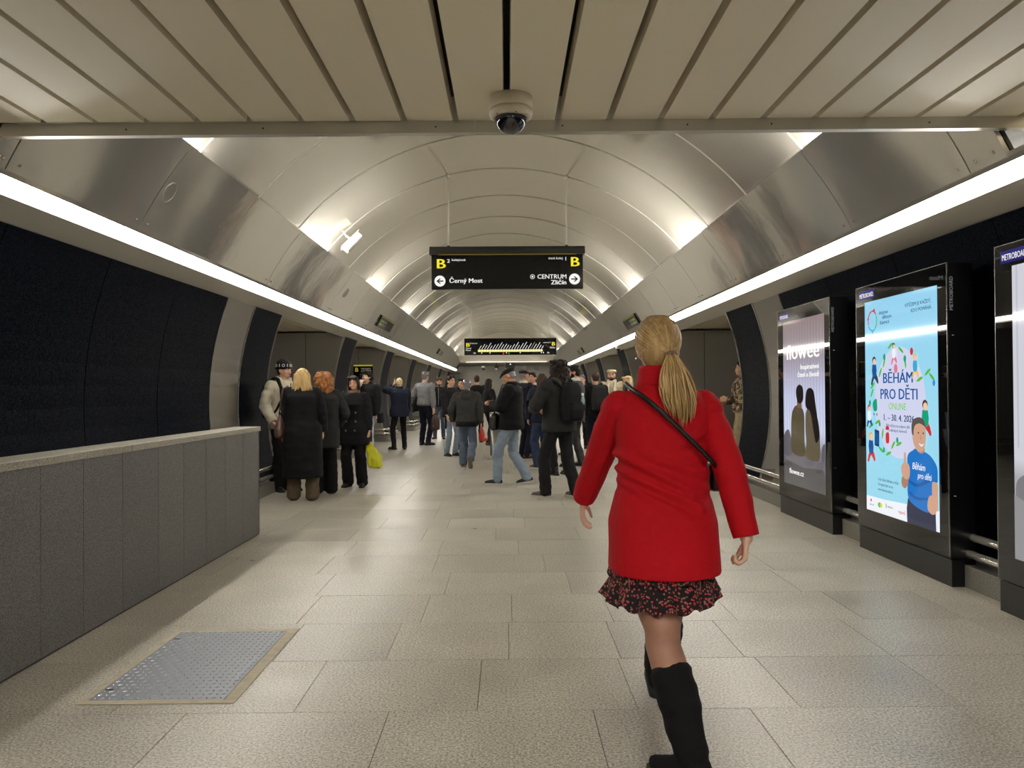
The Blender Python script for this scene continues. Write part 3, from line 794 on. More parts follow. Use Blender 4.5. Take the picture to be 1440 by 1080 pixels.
# ---- advertising totems on the right
TOT_W, TOT_H, TOT_T = 1.37, 2.222, .165
M_edge = mat('totem_edge', (.45, .45, .44, 1), .25, .9)
def totem(yfar, x, label):
    t = empty('advertising_totem', (x, yfar, 0), -PI / 2)
    # local x runs from the far end towards the viewer, -y faces the hall
    MB().box(0, TOT_W, 0, TOT_T, .0, .185).obj('base', M_bpaint, t)
    MB().box(.0, TOT_W, -.004, TOT_T, .195, TOT_H).obj('case', M_bpaint, t)
    gl = MB().box(.004, TOT_W - .004, -.012, -.004, .198, TOT_H - .004).obj('front_glass', M_gloss, t)
    for a, b, c, d in ((0, .004, .195, TOT_H), (TOT_W - .004, TOT_W, .195, TOT_H), (.004, TOT_W - .004, TOT_H - .004, TOT_H)):
        MB().box(a, b, -.0125, 0, c, d).obj('edge_trim', M_edge, t)
    tg = flat('maker_plate', [(.06, TOT_H - .115), (.335, TOT_H - .115), (.335, TOT_H - .04), (.06, TOT_H - .04)], glow('plate_blue', 30, 30, 110), t, -.013)
    text('wording', 'METROBOARD.', .052, G_white, tg, .075, TOT_H - .098, -.0145, width=.245, bold=.012)
    # small lettering and locks on the end facing the viewer
    e = empty('end_marks'); bpy.data.objects.remove(e)
    o = text('side_wording', 'METROBOARD', .035, glow('side_grey', 150, 150, 150, .6), t, 0, 0, 0)
    o.data.transform(Matrix(((0, 0, 0, TOT_W + .001), (0, 0, -1, .03), (1, 0, 0, TOT_H - .33), (0, 0, 0, 1))) @ Matrix(((1, 0, 0, 0), (0, 1, 0, 0), (0, 0, 1, 0), (0, 0, 0, 1))))
    me = o.data
    for z in (1.72, .62):
        MB().lathe([(.012, -.001), (.012, .004), (.008, .006)], 10, (TOT_W, .03, z)).obj('lock', M_edge, t)
    tag(t, label, 'advertising display', 'advertising totems along the right wall')
    return t
SX0, SX1, SZ0, SZ1 = .165, 1.255, .35, 2.082
def scr(t, m):
    return flat('screen', [(SX0, SZ0), (SX1, SZ0), (SX1, SZ1), (SX0, SZ1)], m, t, -.0135)
def U(u): return SX0 + u * (SX1 - SX0)
def V(v): return SZ0 + v * (SZ1 - SZ0)
def grad(name, stops, strength=1.0, axis='Z'):
    # printed vertical colour run of a lit screen picture
    m = bpy.data.materials.new(name); m.use_nodes = True; nt = m.node_tree; b = nt.nodes['Principled BSDF']
    b.inputs['Base Color'].default_value = (0, 0, 0, 1); b.inputs['Roughness'].default_value = .06; b.inputs['Specular IOR Level'].default_value = .35
    tc = nt.nodes.new('ShaderNodeTexCoord'); sp = nt.nodes.new('ShaderNodeSeparateXYZ'); nt.links.new(tc.outputs['Object'], sp.inputs[0])
    mr = nt.nodes.new('ShaderNodeMapRange'); mr.inputs[1].default_value = SZ0; mr.inputs[2].default_value = SZ1; nt.links.new(sp.outputs[axis], mr.inputs[0])
    cr = nt.nodes.new('ShaderNodeValToRGB'); e = cr.color_ramp.elements
    while len(e) < len(stops): e.new(.5)
    for k, (p_, c_) in enumerate(stops): e[k].position = p_; e[k].color = c_
    nt.links.new(mr.outputs[0], cr.inputs[0]); nt.links.new(cr.outputs[0], b.inputs['Emission Color']); b.inputs['Emission Strength'].default_value = strength
    return m
class Pic:
    def __init__(s, root): s.root = root; s.y = -.0140
    def shape(s, nm, pts, m, smooth=0):
        s.y -= .00012
        if nm.startswith('runner') or nm == 'shirt_fold': pts = [(u, v * .87) for u, v in pts]
        q = [(U(u), V(v)) for u, v in pts]
        if smooth: q = smoothpoly(q, smooth)
        q = [(min(max(a, SX0), SX1), min(max(b, SZ0), SZ1)) for a, b in q]
        return flat(nm, q, m, s.root, s.y)
    def disc(s, nm, u, v, r, m, k=1.0, n=26):
        s.y -= .00012; return flat(nm, circ(U(u), V(v), r, n, r * k), m, s.root, s.y)
    def line(s, nm, pts, wd, m):
        s.y -= .00012
        P = [Vector((U(u), V(v))) for u, v in pts]; l = []; r = []
        for i, p in enumerate(P):
            d = (P[min(i + 1, len(P) - 1)] - P[max(i - 1, 0)]).normalized(); n_ = Vector((-d.y, d.x)) * wd / 2
            l.append(tuple(p + n_)); r.append(tuple(p - n_))
        return flat(nm, l + r[::-1], m, s.root, s.y)
    def text(s, nm, tx, u, v, cap, m, al='LEFT', bold=.012, w=None, sx=1, shear=0):
        s.y -= .00012
        wd = w * (SX1 - SX0) if w else None
        x = U(u)
        return text(nm, tx, cap / .70, m, s.root, x, V(v), s.y, al, bold, sx, wd, 0, shear)
TX = 3.06
# nearest totem: only the left of a pale picture shows
t = totem(4.70, TX - .02, 'nearest black advertising totem cut off by the right picture edge')
sc_ = scr(t, grad('ad_pale', [(0, rgb(150, 150, 152)), (.28, rgb(168, 168, 172)), (.34, rgb(205, 206, 214)), (1, rgb(206, 206, 216))]))
pc = Pic(sc_)
for k in range(14): pc.shape('curtain_fold', [(k / 14 + .03, .38), (k / 14 + .045, .38), (k / 14 + .045, 1), (k / 14 + .03, 1)], glow('fold_grey', 190, 190, 200))
pc.shape('pillow', [(.02, .26), (.12, .30), (.3, .34), (.5, .33), (.55, .22), (.3, .18), (.05, .18)], glow('pillow_grey', 120, 118, 122), 4)
pc.shape('blanket', [(-.3, -.3), (1.3, -.3), (1.3, .2), (.6, .22), (.3, .17), (-.2, .19)], glow('blanket_grey', 142, 140, 142), 3)
# farthest totem: couple on a bed before a pale curtain
t = totem(8.54, TX, 'farthest black advertising totem showing a couple seated on a bed')
sc_ = scr(t, grad('ad_curtain', [(0, rgb(90, 88, 92)), (.22, rgb(120, 118, 126)), (.34, rgb(206, 212, 236)), (.55, rgb(196, 200, 228)), (.78, rgb(158, 148, 158)), (1, rgb(140, 122, 124))]))
pc = Pic(sc_)
gcf = grad('curtain_fold_run', [(0, rgb(90, 88, 92)), (.3, rgb(182, 186, 212)), (.55, rgb(176, 178, 204)), (.78, rgb(146, 136, 146)), (1, rgb(132, 114, 116))])
for k in range(15): pc.shape('curtain_fold', [(k / 15 + .02, .25), (k / 15 + .036, .25), (k / 15 + .036, .985), (k / 15 + .02, .985)], gcf)
pc.shape('pillow', [(0, .28), (.09, .33), (.16, .32), (.24, .22), (.2, .15), (0, .14)], glow('pillow_dark', 96, 92, 100), 4)
pc.shape('pillow', [(1, .28), (.93, .25), (.93, .17), (1, .15)], glow('pillow_dark', 96, 92, 100), 2)
pc.shape('bed', [(-.3, -.3), (1.3, -.3), (1.3, .17), (.8, .165), (.55, .19), (.3, .20), (.12, .17), (-.2, .15)], glow('bed_grey', 108, 103, 108), 3)
pc.shape('bed_front', [(-.3, -.3), (1.3, -.3), (1.3, .10), (.5, .12), (-.3, .12)], glow('bed_front', 84, 82, 82), 2)
man_c, hair_c, wom_c = glow('man_back', 86, 76, 56), glow('couple_hair', 34, 29, 27), glow('woman_back', 98, 88, 68)
pc.shape('man', [(.22, .20), (.20, .30), (.21, .40), (.25, .455), (.34, .485), (.46, .475), (.53, .44), (.54, .36), (.535, .28), (.53, .19)], man_c, 5)
pc.shape('man_neck', [(.36, .47), (.36, .52), (.47, .52), (.48, .47)], glow('couple_skin', 120, 88, 68))
pc.shape('man_head', [(.34, .55), (.35, .59), (.42, .61), (.50, .595), (.52, .555), (.51, .52), (.46, .50), (.38, .505)], hair_c, 5)
pc.shape('woman', [(.56, .19), (.58, .27), (.56, .36), (.58, .45), (.66, .475), (.78, .46), (.86, .40), (.89, .30), (.86, .18)], wom_c, 5)
pc.shape('woman_hair', [(.57, .53), (.60, .575), (.68, .59), (.76, .57), (.80, .50), (.84, .42), (.88, .32), (.80, .28), (.74, .36), (.68, .45), (.60, .47), (.57, .49)], hair_c, 5)
pc.text('wording', 'flowee', .09, .765, .155, G_white, bold=.03, w=.80)
pc.text('wording', 'Inspirativní', .45, .70, .050, G_white, bold=.03, w=.43); pc.text('wording', 'čtení o životě', .38, .655, .050, G_white, bold=.03, w=.50)
pc.text('wording', 'flowee.cz', .15, .068, .055, G_white, bold=.03, w=.36)
# middle totem: charity run picture
t = totem(6.62, TX, 'middle black advertising totem with a light blue charity run picture')
sc_ = scr(t, grad('ad_blue', [(0, rgb(150, 214, 236)), (.5, rgb(158, 218, 240)), (1, rgb(146, 208, 238))]))
pc = Pic(sc_)
navy, dblue, lime, leaf, teal = glow('ink_navy', 30, 60, 100), glow('ink_blue', 28, 84, 150), glow('ink_lime', 120, 196, 60), glow('ink_leaf', 92, 186, 60), glow('ink_teal', 30, 160, 120)
redi, pink, skin, white = glow('ink_red', 206, 50, 52), glow('ink_pink', 226, 120, 140), glow('ink_skin', 240, 200, 170), glow('ink_white', 236, 240, 246)
lav = glow('ink_lavender', 208, 212, 238)
pc.disc('lavender_disc', .5, .52, .385, lav, 1.12, 48)
pc.shape('white_band', [(0, 0), (1, 0), (1, .085), (.6, .078), (.3, .07), (0, .068)], white)
for a0, a1, m_ in ((100, 200, redi), (205, 300, glow('ink_sky', 60, 170, 210)), (-55, 30, leaf), (35, 95, redi)):
    P = [(.125 + .068 * math.cos(math.radians(a0 + (a1 - a0) * k / 8)), .905 + .047 * math.sin(math.radians(a0 + (a1 - a0) * k / 8))) for k in range(9)]
    pc.line('logo_arc', P, .014, m_)
for u, v, m_ in ((.057, .917, redi), (.125, .852, glow('ink_sky', 60, 170, 210)), (.155, .955, redi)): pc.disc('logo_head', u, v, .013, m_)
for u, v, s in ((.225, .928, 'dejme'), (.275, .905, 'dětem'), (.24, .882, 'šanci')): pc.text('wording', s, u, v, .030, navy, bold=.012, w=.135)
pc.text('wording', 'VÍTĚZEM JE KAŽDÝ,', .60, .937, .026, navy, bold=.012, w=.33); pc.text('wording', 'KDO POMÁHÁ.', .68, .91, .026, navy, bold=.012, w=.255)
pc.text('wording', 'BĚHÁM', .275, .608, .082, dblue, bold=.03, w=.41); pc.text('wording', 'PRO DĚTI', .235, .535, .082, dblue, bold=.03, w=.51)
pc.text('wording', 'ONLINE', .36, .488, .052, lime, bold=.012, w=.24)
pc.text('wording', '1. – 30. 4. 2026', .275, .437, .050, navy, bold=.03, w=.42)
pc.text('wording', 'Běh (chůze) na podporu dětí', .32, .409, .022, navy, w=.33); pc.text('wording', 'z dětských domovů', .36, .388, .022, navy, w=.25)
# green garland and balloons
def leafs(P):
    for (u, v, a) in P:
        c, s_ = math.cos(a), math.sin(a); q = []
        for x, y in ((-.036, 0), (0, .012), (.036, .009), (.046, -.003), (.014, -.010), (-.02, -.009)):
            q.append((u + (x * c - y * s_), v + (x * s_ + y * c) * .62))
        pc.shape('garland_leaf', q, leaf, 3)
leafs([(.39, .775, .5), (.30, .70, 1.1), (.24, .655, 1.0), (.54, .755, -.6), (.60, .70, -1.4), (.78, .62, .3), (.88, .648, .5), (.93, .632, -.7), (.11, .56, 1.0), (.12, .595, .6), (.09, .405, .4), (.19, .425, .3), (.27, .37, 1.3), (.24, .30, -.5), (.35, .285, .3), (.42, .325, .8), (.5, .335, .3)])
for u, v, m_, r in ((.31, .728, teal, .020), (.60, .713, teal, .020), (.69, .742, redi, .022), (.96, .605, glow('ink_sky2', 60, 150, 210), .018), (.08, .515, teal, .018), (.23, .418, teal, .016), (.29, .30, teal, .016), (.485, .352, teal, .018), (.475, .672, pink, .028)):
    pc.disc('balloon', u, v, r, m_, 1.3, 16)
def kid(u, v, hair, top, legs, s=1.0, lean=0):
    s *= .84
    pc.shape('child_legs', [(u - .02 * s, v - .045 * s), (u - .05 * s, v - .085 * s), (u - .03 * s, v - .09 * s), (u, v - .06 * s), (u + .045 * s, v - .085 * s), (u + .06 * s, v - .075 * s), (u + .03 * s, v - .04 * s)], legs, 2)
    pc.shape('child_body', [(u - .026 * s, v - .05 * s), (u - .028 * s, v), (u + .028 * s, v), (u + .03 * s, v - .05 * s)], top, 2)
    pc.disc('child_hair', u, v + .02 * s, .030 * s, hair, 1.0, 16); pc.disc('child_face', u + .004, v + .014 * s, .024 * s, skin, 1.0, 16)
kid(.155, .695, glow('ink_hair', 60, 50, 60), dblue, glow('ink_dark', 50, 56, 80), 1.25)
kid(.45, .76, glow('ink_hair', 60, 50, 60), white, pink, .9)
kid(.735, .70, glow('ink_blond', 226, 190, 90), glow('ink_sky', 60, 170, 210), glow('ink_skin2', 236, 196, 120), 1.0)
kid(.855, .49, glow('ink_brown', 90, 60, 50), teal, redi, 1.45)
kid(.07, .475, redi, white, dblue, 1.0)
kid(.095, .335, glow('ink_blond', 226, 190, 90), dblue, redi, 1.35)
pc.shape('pram_hood', [(.13, .505), (.145, .525), (.19, .535), (.2, .505), (.195, .48), (.15, .478)], teal, 3)
for u in (.15, .195): pc.disc('pram_wheel', u, .462, .012, glow('ink_grey', 120, 140, 150), 1, 12)
pc.shape('phone', [(.155, .315), (.225, .31), (.228, .385), (.158, .392)], navy); pc.shape('phone_screen', [(.168, .325), (.215, .322), (.217, .375), (.17, .38)], dblue)
pc.shape('red_sack', [(.33, .335), (.325, .365), (.335, .38), (.37, .382), (.378, .36), (.37, .335)], redi, 3); pc.shape('red_lid', [(.325, .395), (.335, .41), (.37, .41), (.375, .395)], redi, 2)
# runner in a blue shirt giving a thumbs up
shirt, shirt2, fskin = glow('shirt_blue', 36, 116, 196), glow('shirt_shade', 24, 92, 168), glow('face_skin', 208, 162, 136)
pc.shape('runner_trousers', [(.615, .0), (.61, .07), (.63, .125), (.97, .085), (.975, 0)], glow('trousers_navy', 46, 50, 74))
pc.shape('runner_forearm', [(.93, .26), (1.0, .22), (1.0, .10), (.93, .14)], fskin, 2)
pc.shape('runner_shirt', [(.63, .335), (.70, .365), (.74, .375), (.85, .365), (.93, .345), (.995, .30), (1.0, .235), (.94, .23), (.93, .20), (.92, .09), (.78, .085), (.64, .12), (.625, .20), (.63, .26)], shirt, 4)
pc.shape('shirt_fold', [(.65, .215), (.75, .205), (.87, .235), (.9, .225), (.76, .19), (.66, .2)], shirt2, 3)
pc.shape('shirt_fold', [(.65, .16), (.75, .14), (.88, .15), (.88, .14), (.75, .125), (.66, .14)], shirt2, 3)
pc.shape('runner_neck', [(.74, .375), (.745, .42), (.83, .41), (.85, .37), (.80, .355)], glow('neck_skin', 186, 140, 116), 2)
pc.shape('runner_face', [(.70, .46), (.705, .41), (.74, .375), (.79, .362), (.835, .375), (.86, .415), (.865, .47), (.84, .50), (.75, .505)], fskin, 4)
pc.shape('runner_hair', [(.69, .45), (.69, .495), (.72, .52), (.79, .53), (.845, .515), (.87, .475), (.85, .488), (.79, .50), (.735, .49), (.715, .465), (.71, .44)], glow('hair_grey', 92, 84, 80), 4)
pc.shape('runner_smile', [(.775, .405), (.81, .398), (.845, .405), (.81, .388)], white, 2)
for u in (.775, .835): pc.disc('runner_eye', u, .395, .010, glow('eye_dark', 60, 50, 48), .6, 10)
pc.shape('runner_nose', [(.80, .45), (.815, .425), (.80, .422)], glow('neck_skin', 186, 140, 116))
pc.shape('runner_arm', [(.63, .30), (.58, .25), (.545, .205), (.56, .175), (.60, .17), (.635, .20), (.645, .26)], glow('arm_skin', 176, 128, 100), 3)
pc.shape('runner_hand', [(.545, .275), (.555, .235), (.60, .215), (.65, .225), (.66, .27), (.64, .295), (.615, .30), (.61, .345), (.585, .345), (.58, .30)], fskin, 3)
pc.shape('runner_fist', [(.89, .15), (.93, .165), (.985, .145), (.99, .10), (.94, .075), (.88, .095)], fskin, 3)
pc.text('wording', 'Běhám', .69, .238, .05, white, bold=.012, w=.16, shear=.2); pc.text('wording', 'pro děti', .76, .203, .045, white, bold=.012, w=.17, shear=.2)
for v, s in ((.155, 'Celý měsíc běhejte a chůzí'), (.132, 'Zaregistrujte se na'), (.108, 'www.behamprodeti.cz')): pc.text('wording', s, .205, v, .022, navy, w=.30 if v > .14 else .22)
pc.shape('sponsor_mark', [(.085, .045), (.105, .045), (.105, .058), (.085, .058)], redi); pc.text('wording', 'partner', .07, .028, .014, navy, w=.07)
pc.disc('sponsor_mark', .225, .04, .026, leaf, .8, 18); pc.disc('sponsor_mark', .25, .04, .02, glow('ink_yellow', 226, 210, 70), .9, 14)
pc.shape('sponsor_mark', [(.32, .035), (.332, .035), (.332, .055), (.32, .055)], leaf); pc.text('wording', 'nadace', .345, .04, .018, navy, w=.07)
pc.text('wording', 'regionů', .50, .03, .026, redi, w=.09, bold=.012)
# ================================================================== people
def cloth(name, r, g, b, rough=.85, bump=.35, bscale=70, var=.12): return mat('cloth_' + name, rgb(r, g, b), rough, bump=bump, bscale=bscale, var=var, vscale=14, spec=.25)
SKIN = {k: mat('skin_' + k, rgb(*c), .5, spec=.35, var=.05, vscale=20) for k, c in dict(fair=(214, 168, 140), tan=(190, 140, 108), warm=(202, 152, 124), pale=(222, 182, 158)).items()}
def hairm(name, r, g, b): return mat('hair_' + name, rgb(r, g, b), .55, bump=.6, bscale=90, bstretch=(1, 1, .15), var=.25, vscale=40, spec=.18)
HAIR = {k: hairm(k, *c) for k, c in dict(black=(24, 20, 19), brown=(62, 44, 34), dark=(38, 30, 27), blonde=(196, 164, 112), ginger=(156, 104, 60), grey=(150, 146, 140), silver=(196, 186, 168), lightblond=(206, 182, 138), golden=(182, 148, 92)).items()}
M_eye = mat('eye_dark', (.01, .008, .007, 1), .15); M_eyew = mat('eye_white', (.6, .57, .53, 1), .3); M_lip = mat('lip', rgb(170, 98, 88), .45)
M_sole = mat('shoe_sole', rgb(190, 186, 178), .7); M_dsole = mat('dark_sole', rgb(40, 38, 36), .8)
def ik(a, b, l1, l2, hint):
    a, b = Vector(a), Vector(b); d = b - a; L = min(d.length, (l1 + l2) * .999)
    d.normalize(); b = a + d * L
    x = (l1 * l1 - l2 * l2 + L * L) / (2 * L); h = math.sqrt(max(0, l1 * l1 - x * x))
    hv = Vector(hint); hv = (hv - d * hv.dot(d)); hv.normalize()
    return a + d * x + hv * h, b
def hand(mb, wv, d, n, side, sc=1.0, curl=.5, spread=.012):
    d = d.normalized(); n = (n - d * n.dot(d)).normalized(); s = d.cross(n).normalized()
    # thumb side: s * ts
    ts = side
    tips = []
    for k, (q, L) in enumerate(((-1.5, .066), (-.5, .076), (.5, .080), (1.5, .070))):
        q2 = q * .0185 * ts
        b0 = wv + s * q2 * .6 * sc; b1 = wv + (d * .082 + s * q2) * sc
        mb.cap(b0 + d * .01 * sc, b1, .0145 * sc, .0115 * sc, 8)
        p = b1; ang = curl * .45; seg = [L * .45, L * .32, L * .25]
        for j in range(3):
            v = d * math.cos(ang) + n * math.sin(ang) + s * ts * q * spread
            e = p + v.normalized() * seg[j] * sc
            mb.cap(p, e, (.0095 - .0009 * j) * sc, (.0088 - .0009 * j) * sc, 8); p = e; ang += curl * .75
    p0 = wv + (d * .022 + s * ts * .022) * sc; p1 = wv + (d * .055 + s * ts * .046 + n * .016) * sc
    p2 = wv + (d * .084 + s * ts * .052 + n * .028) * sc; p3 = p2 + (d * .026 + s * ts * (-.004) + n * .012) * sc
    mb.chain([p0, p1, p2, p3], [.016 * sc, .0125 * sc, .0105 * sc, .0085 * sc], 8)
SHOE = {}
def person(px, py, H, yaw, label, **k):
    """One figure. Local frame: faces +Y, right hand at +X. Lengths scale with H/1.75."""
    g = k.get('pos') or ground(px, py); sc = H / 1.75
    fem = k.get('fem', 0); vox = k.get('vox', .011); ck = k.get('cvox', .016)
    hipz, shz = .92, k.get('shz', 1.43); shx = .168 if fem else .19; hipx = .085
    lean = k.get('lean', 0)                      # forward lean of the upper body, m at the shoulders
    drop = k.get('drop', 0)
    hipz -= drop
    def tl(p):                                   # lean / drop transform for upper-body points
        x, y, z = p; z -= drop
        t = max(0, (z - hipz) / (shz - hipz)); return Vector((x + k.get('tilt', 0) * t, y + lean * t, z))
    # ---- skeleton
    feet = k.get('feet', ((-.10, .02, 0, 8), (.10, -.02, 0, -8)))     # left, right: x, y, lift, toe-out
    hips = (Vector((-hipx, 0, hipz)), Vector((hipx, 0, hipz)))
    legs = []
    for s, (fx, fy, fz, fa, *_r) in enumerate(feet):
        pit = feet[s][4] if len(feet[s]) > 4 else 0
        ank = Vector((fx, fy, .085 + fz)); fd = Vector((-math.sin(math.radians(fa)), math.cos(math.radians(fa)), 0))
        kn, ank = ik(hips[s], ank, .44, .42, fd * .9 + Vector((0, .3, 0)))
        legs.append((hips[s], kn, ank, fd, pit))
    sh = (tl((-shx, 0, shz)), tl((shx, 0, shz)))
    hands = k.get('hands', ((-.26, .06, .84), (.26, .06, .84)))       # wrist targets
    hint = k.get('elbow', ((-.5, -.6, -.1), (.5, -.6, -.1)))
    arms = []
    for s in (0, 1):
        el, wr = ik(sh[s], Vector(hands[s]) - Vector((0, 0, drop)), .295, .26, hint[s]); arms.append((sh[s], el, wr))
    nz = k.get('neck', 0)
    hc = tl((0, .015, 1.628)) + Vector(k.get('hoff', (0, 0, 0)))
    hy, hp, hr = [math.radians(a) for a in k.get('head', (0, 0, 0))]  # turn left +, nod down +, tilt
    HM = Matrix.Rotation(hy, 3, 'Z') @ Matrix.Rotation(-hp, 3, 'X') @ Matrix.Rotation(hr, 3, 'Y')
    pv = hc + Vector((0, -.01, -.07))
    def hd(x, y, z): return pv + HM @ (Vector((x, y, z)) + Vector((0, .01, .07)))
    # ---- body (one skin surface)
    mb = MB()
    mb.loft([(z - drop, k.get('tilt', 0) * max(0, (z - .92) / .5), lean * max(0, (z - .92) / .5), rx, ry) for z, rx, ry in
             ((.84, .10, .08), (.90, .155, .105), (1.0, .165, .115), (1.10, .135 if fem else .145, .095), (1.25, .145 if fem else .16, .105), (1.36, .150 if fem else .17, .10), (1.42, .12, .075), (1.46, .065, .055))], 24)
    mb.cap(tl((0, -.005, 1.42)), pv + Vector((0, -.012, .0)), .066, .052 if fem else .058)
    for a, e, w_ in arms: mb.chain([a + Vector((0, 0, -.028)), e, w_], [.046, .036, .026])
    for h, kn, an, fd, pit in legs:
        mb.chain([h, h * .5 + kn * .5, kn], [.085, .075, .056]); mb.chain([kn, kn * .68 + an * .32 + Vector((0, -.012, 0)), an], [.052, .054, .036])
        fp = Matrix.Rotation(-math.radians(pit), 3, Vector((fd.y, -fd.x, 0))) @ fd; dn = fp.cross(Vector((fd.y, -fd.x, 0))).normalized() * (1 if True else 1); dn = dn if dn.z < 0 else -dn
        mb.cap(an + dn * .045, an + fp * .13 + dn * .055, .030, .022)
    palm = k.get('palm', ((1, .2, 0), (-1, .2, 0))); curl = k.get('curl', (.55, .55)); hdir = k.get('hdir', (None, None))
    for s in (0, 1):
        a, e, w_ = arms[s]; d = (w_ - e).normalized()
        if hdir[s]: d = Vector(hdir[s]).normalized()
        pn = Vector(palm[s])
        sv = d.cross((pn - d * pn.dot(d)).normalized())
        # thumbs point forward / up
        fwd = Vector((0, 1, .6)) if not k.get('thumb') else Vector(k['thumb'][s])
        hand(mb, w_, d, pn, 1 if sv.dot(fwd) > 0 else -1, .95 if fem else 1.05, curl[s])
    # head
    def hell(x, y, z, r, rot=None): mb.ell(hd(x, y, z), r, 16, 11, HM if rot is None else HM @ rot)
    fw = .94 if fem else 1.0
    hell(0, -.008, .022, (.076, .096, .088)); hell(0, .022, -.035, (.062 * fw, .072, .075)); hell(0, .05, -.075, (.04 * fw, .042, .036))
    hell(0, .083, -.012, (.012, .018, .03), Matrix.Rotation(-.28, 3, 'X')); hell(0, .096, -.030, (.016, .014, .012))
    for s in (-1, 1):
        hell(s * .076, -.008, -.012, (.010, .022, .032)); hell(s * .034, .075, .018, (.026, .014, .010)); hell(s * .045, .058, -.03, (.022, .02, .022))
    hell(0, .078, -.058, (.022, .014, .012))
    me = remesh(mb, vox, 2, name='person'); 
    ob = link('person', me, None, SKIN[k.get('skin', 'fair')])
    ob.location = (g.x, g.y, 0); ob.rotation_euler = (0, 0, math.radians(yaw)); ob.scale = (sc,) * 3
    tag(ob, label, 'person', k.get('group'))
    if k.get('face', 1):
        for s in (-1, 1):
            m_ = MB(); m_.ell(hd(s * .033, .0845, .004), (.013, .006, .0065), 10, 7, HM); e_ = m_.obj('eye', M_eyew, ob, True)
            MB().ell(hd(s * .033, .0895, .004), (.0062, .003, .0062), 8, 5, HM).obj('iris', M_eye, e_, True)
            MB().chain([hd(s * .018, .092, .024), hd(s * .036, .092, .030), hd(s * .054, .080, .024)], [.004, .0045, .003], 6).obj('eyebrow', HAIR[k.get('brow', 'dark')], ob, True)
        sm = k.get('smile', 0)
        MB().chain([hd(-.024, .083, -.055 + sm), hd(-.01, .0925, -.060), hd(.01, .0925, -.060), hd(.024, .083, -.055 + sm)], [.003, .0055, .0055, .003], 8).obj('lips', M_lip, ob, True)
        if sm: MB().box(-.014, .014, 0, .002, -.003, .003).obj('teeth', M_eyew, ob).matrix_local = Matrix.Translation(hd(0, .0975, -.058))
    # ---- trousers
    b = k.get('bottom')
    if b:
        m_ = MB(); wd = b.get('wide', 0); thr, kr, cr = .094 + wd * .3, .070 + wd * .7, .060 + wd
        for h, kn, an, fd, pit in legs:
            an2 = an + Vector((0, 0, b.get('hemz', -.01)))
            m_.chain([h, h * .5 + kn * .5, kn, kn * .5 + an * .5, an2], [thr, thr * .9 + wd * .1, kr, (kr + cr) / 2 + .004, cr * .96], 14)
            m_.tube([kn * .4 + an * .6, an2, an2 + Vector((0, 0, -.035))], [(kr + cr) / 2, cr, cr], 16)
        m_.loft([(z - drop, 0, 0, rx, ry) for z, rx, ry in ((.80, .13, .09), (.88, .168, .118), (.98, .178, .126), (1.04, .165, .118), (1.07, .16, .112))], 24)
        me = remesh(m_, ck, 3, fold=b.get('fold', .010), fscale=(7, 7, 16), name='trousers'); link('trousers', me, ob, b['m'])
    # ---- shoes
    sm_ = k.get('shoes')
    if sm_:
        for h, kn, an, fd, pit in legs:
            sole_m = sm_.get('sole', M_dsole); side = Vector((fd.y, -fd.x, 0))
            RM = Matrix((side, fd, Vector((0, 0, 1)))).transposed() @ Matrix.Rotation(-math.radians(pit), 3, 'X')
            base = an + RM @ Vector((0, 0, -.085))
            P = lambda x, y, z: base + RM @ Vector((x, y, z))
            m_ = MB(); m_.cap(P(0, -.035, .045), P(0, .06, .042), .042, .043); m_.cap(P(0, .06, .042), P(.004, .165, .030), .043, .032); m_.cap(P(0, -.01, .06), P(0, -.012, .11), .042, .044)
            me = remesh(m_, .012, 2, name='shoe'); so = link('shoe', me, ob, sm_['m'])
            out = [(.043 * math.cos(t) * (1.0 if math.sin(t) < 0 else .98), (-.04 if math.sin(t) < 0 else .15) + (.042 if math.sin(t) < 0 else .055) * math.sin(t)) for t in [2 * PI * q / 18 for q in range(18)]]
            mm = MB(); n_ = len(out); mm.v = [tuple(P(x, y, 0.0)) for x, y in out] + [tuple(P(x * 1.02, y, .024)) for x, y in out]
            mm.f = [tuple(reversed(range(n_))), tuple(range(n_, 2 * n_))] + [(i, (i + 1) % n_, (i + 1) % n_ + n_, i + n_) for i in range(n_)]
            mm.obj('sole', sole_m, so)
    # ---- upper garments
    def garment(nm, t, add=0.0):
        m_ = MB(); ad = t.get('add', .0) + add; hem = t.get('hem', .86); fl = t.get('flare', 0); fy = t.get('flarey', fl); s1 = shx + .02 + ad
        secs = [(hem, .172 + ad + fl, .132 + ad + fy), (max(hem + .03, .93), .176 + ad + fl * .8, .134 + ad + fy * .6), (1.06, .160 + ad + fl * .3, .124 + ad), (1.18, .163 + ad, .126 + ad), (1.30, .178 + ad, .132 + ad), (1.38, s1 - .01, .122 + ad), (1.44, s1 - .055, .100 + ad * .5), (1.475, .085 + ad * .4, .082 + ad * .3), (1.49 + t.get('collar', 0), .072, .072)]
        if hem > .93: secs.pop(1)
        if t.get('bust'): secs = [(z, rx, ry + (.02 if 1.2 < z < 1.35 else 0)) for z, rx, ry in secs]
        sy = t.get('sway', 0)
        m_.loft([(z - drop, k.get('tilt', 0) * max(0, (z - .92) / .5), lean * max(0, (z - .92) / .5) - sy * max(0, .92 - z) + .0, rx, ry) for z, rx, ry in secs], 30, 2.4)
        ur, er, cr = .066 + ad * .8, .060 + ad * .6, t.get('cuff', .045) + ad * .3; sl = t.get('slim', 1); ur *= sl; er *= sl
        for a, e, w_ in arms: m_.cap(a + Vector((0, 0, -.020)), a * .86 + e * .14, ur * .96, ur * .95, 14)
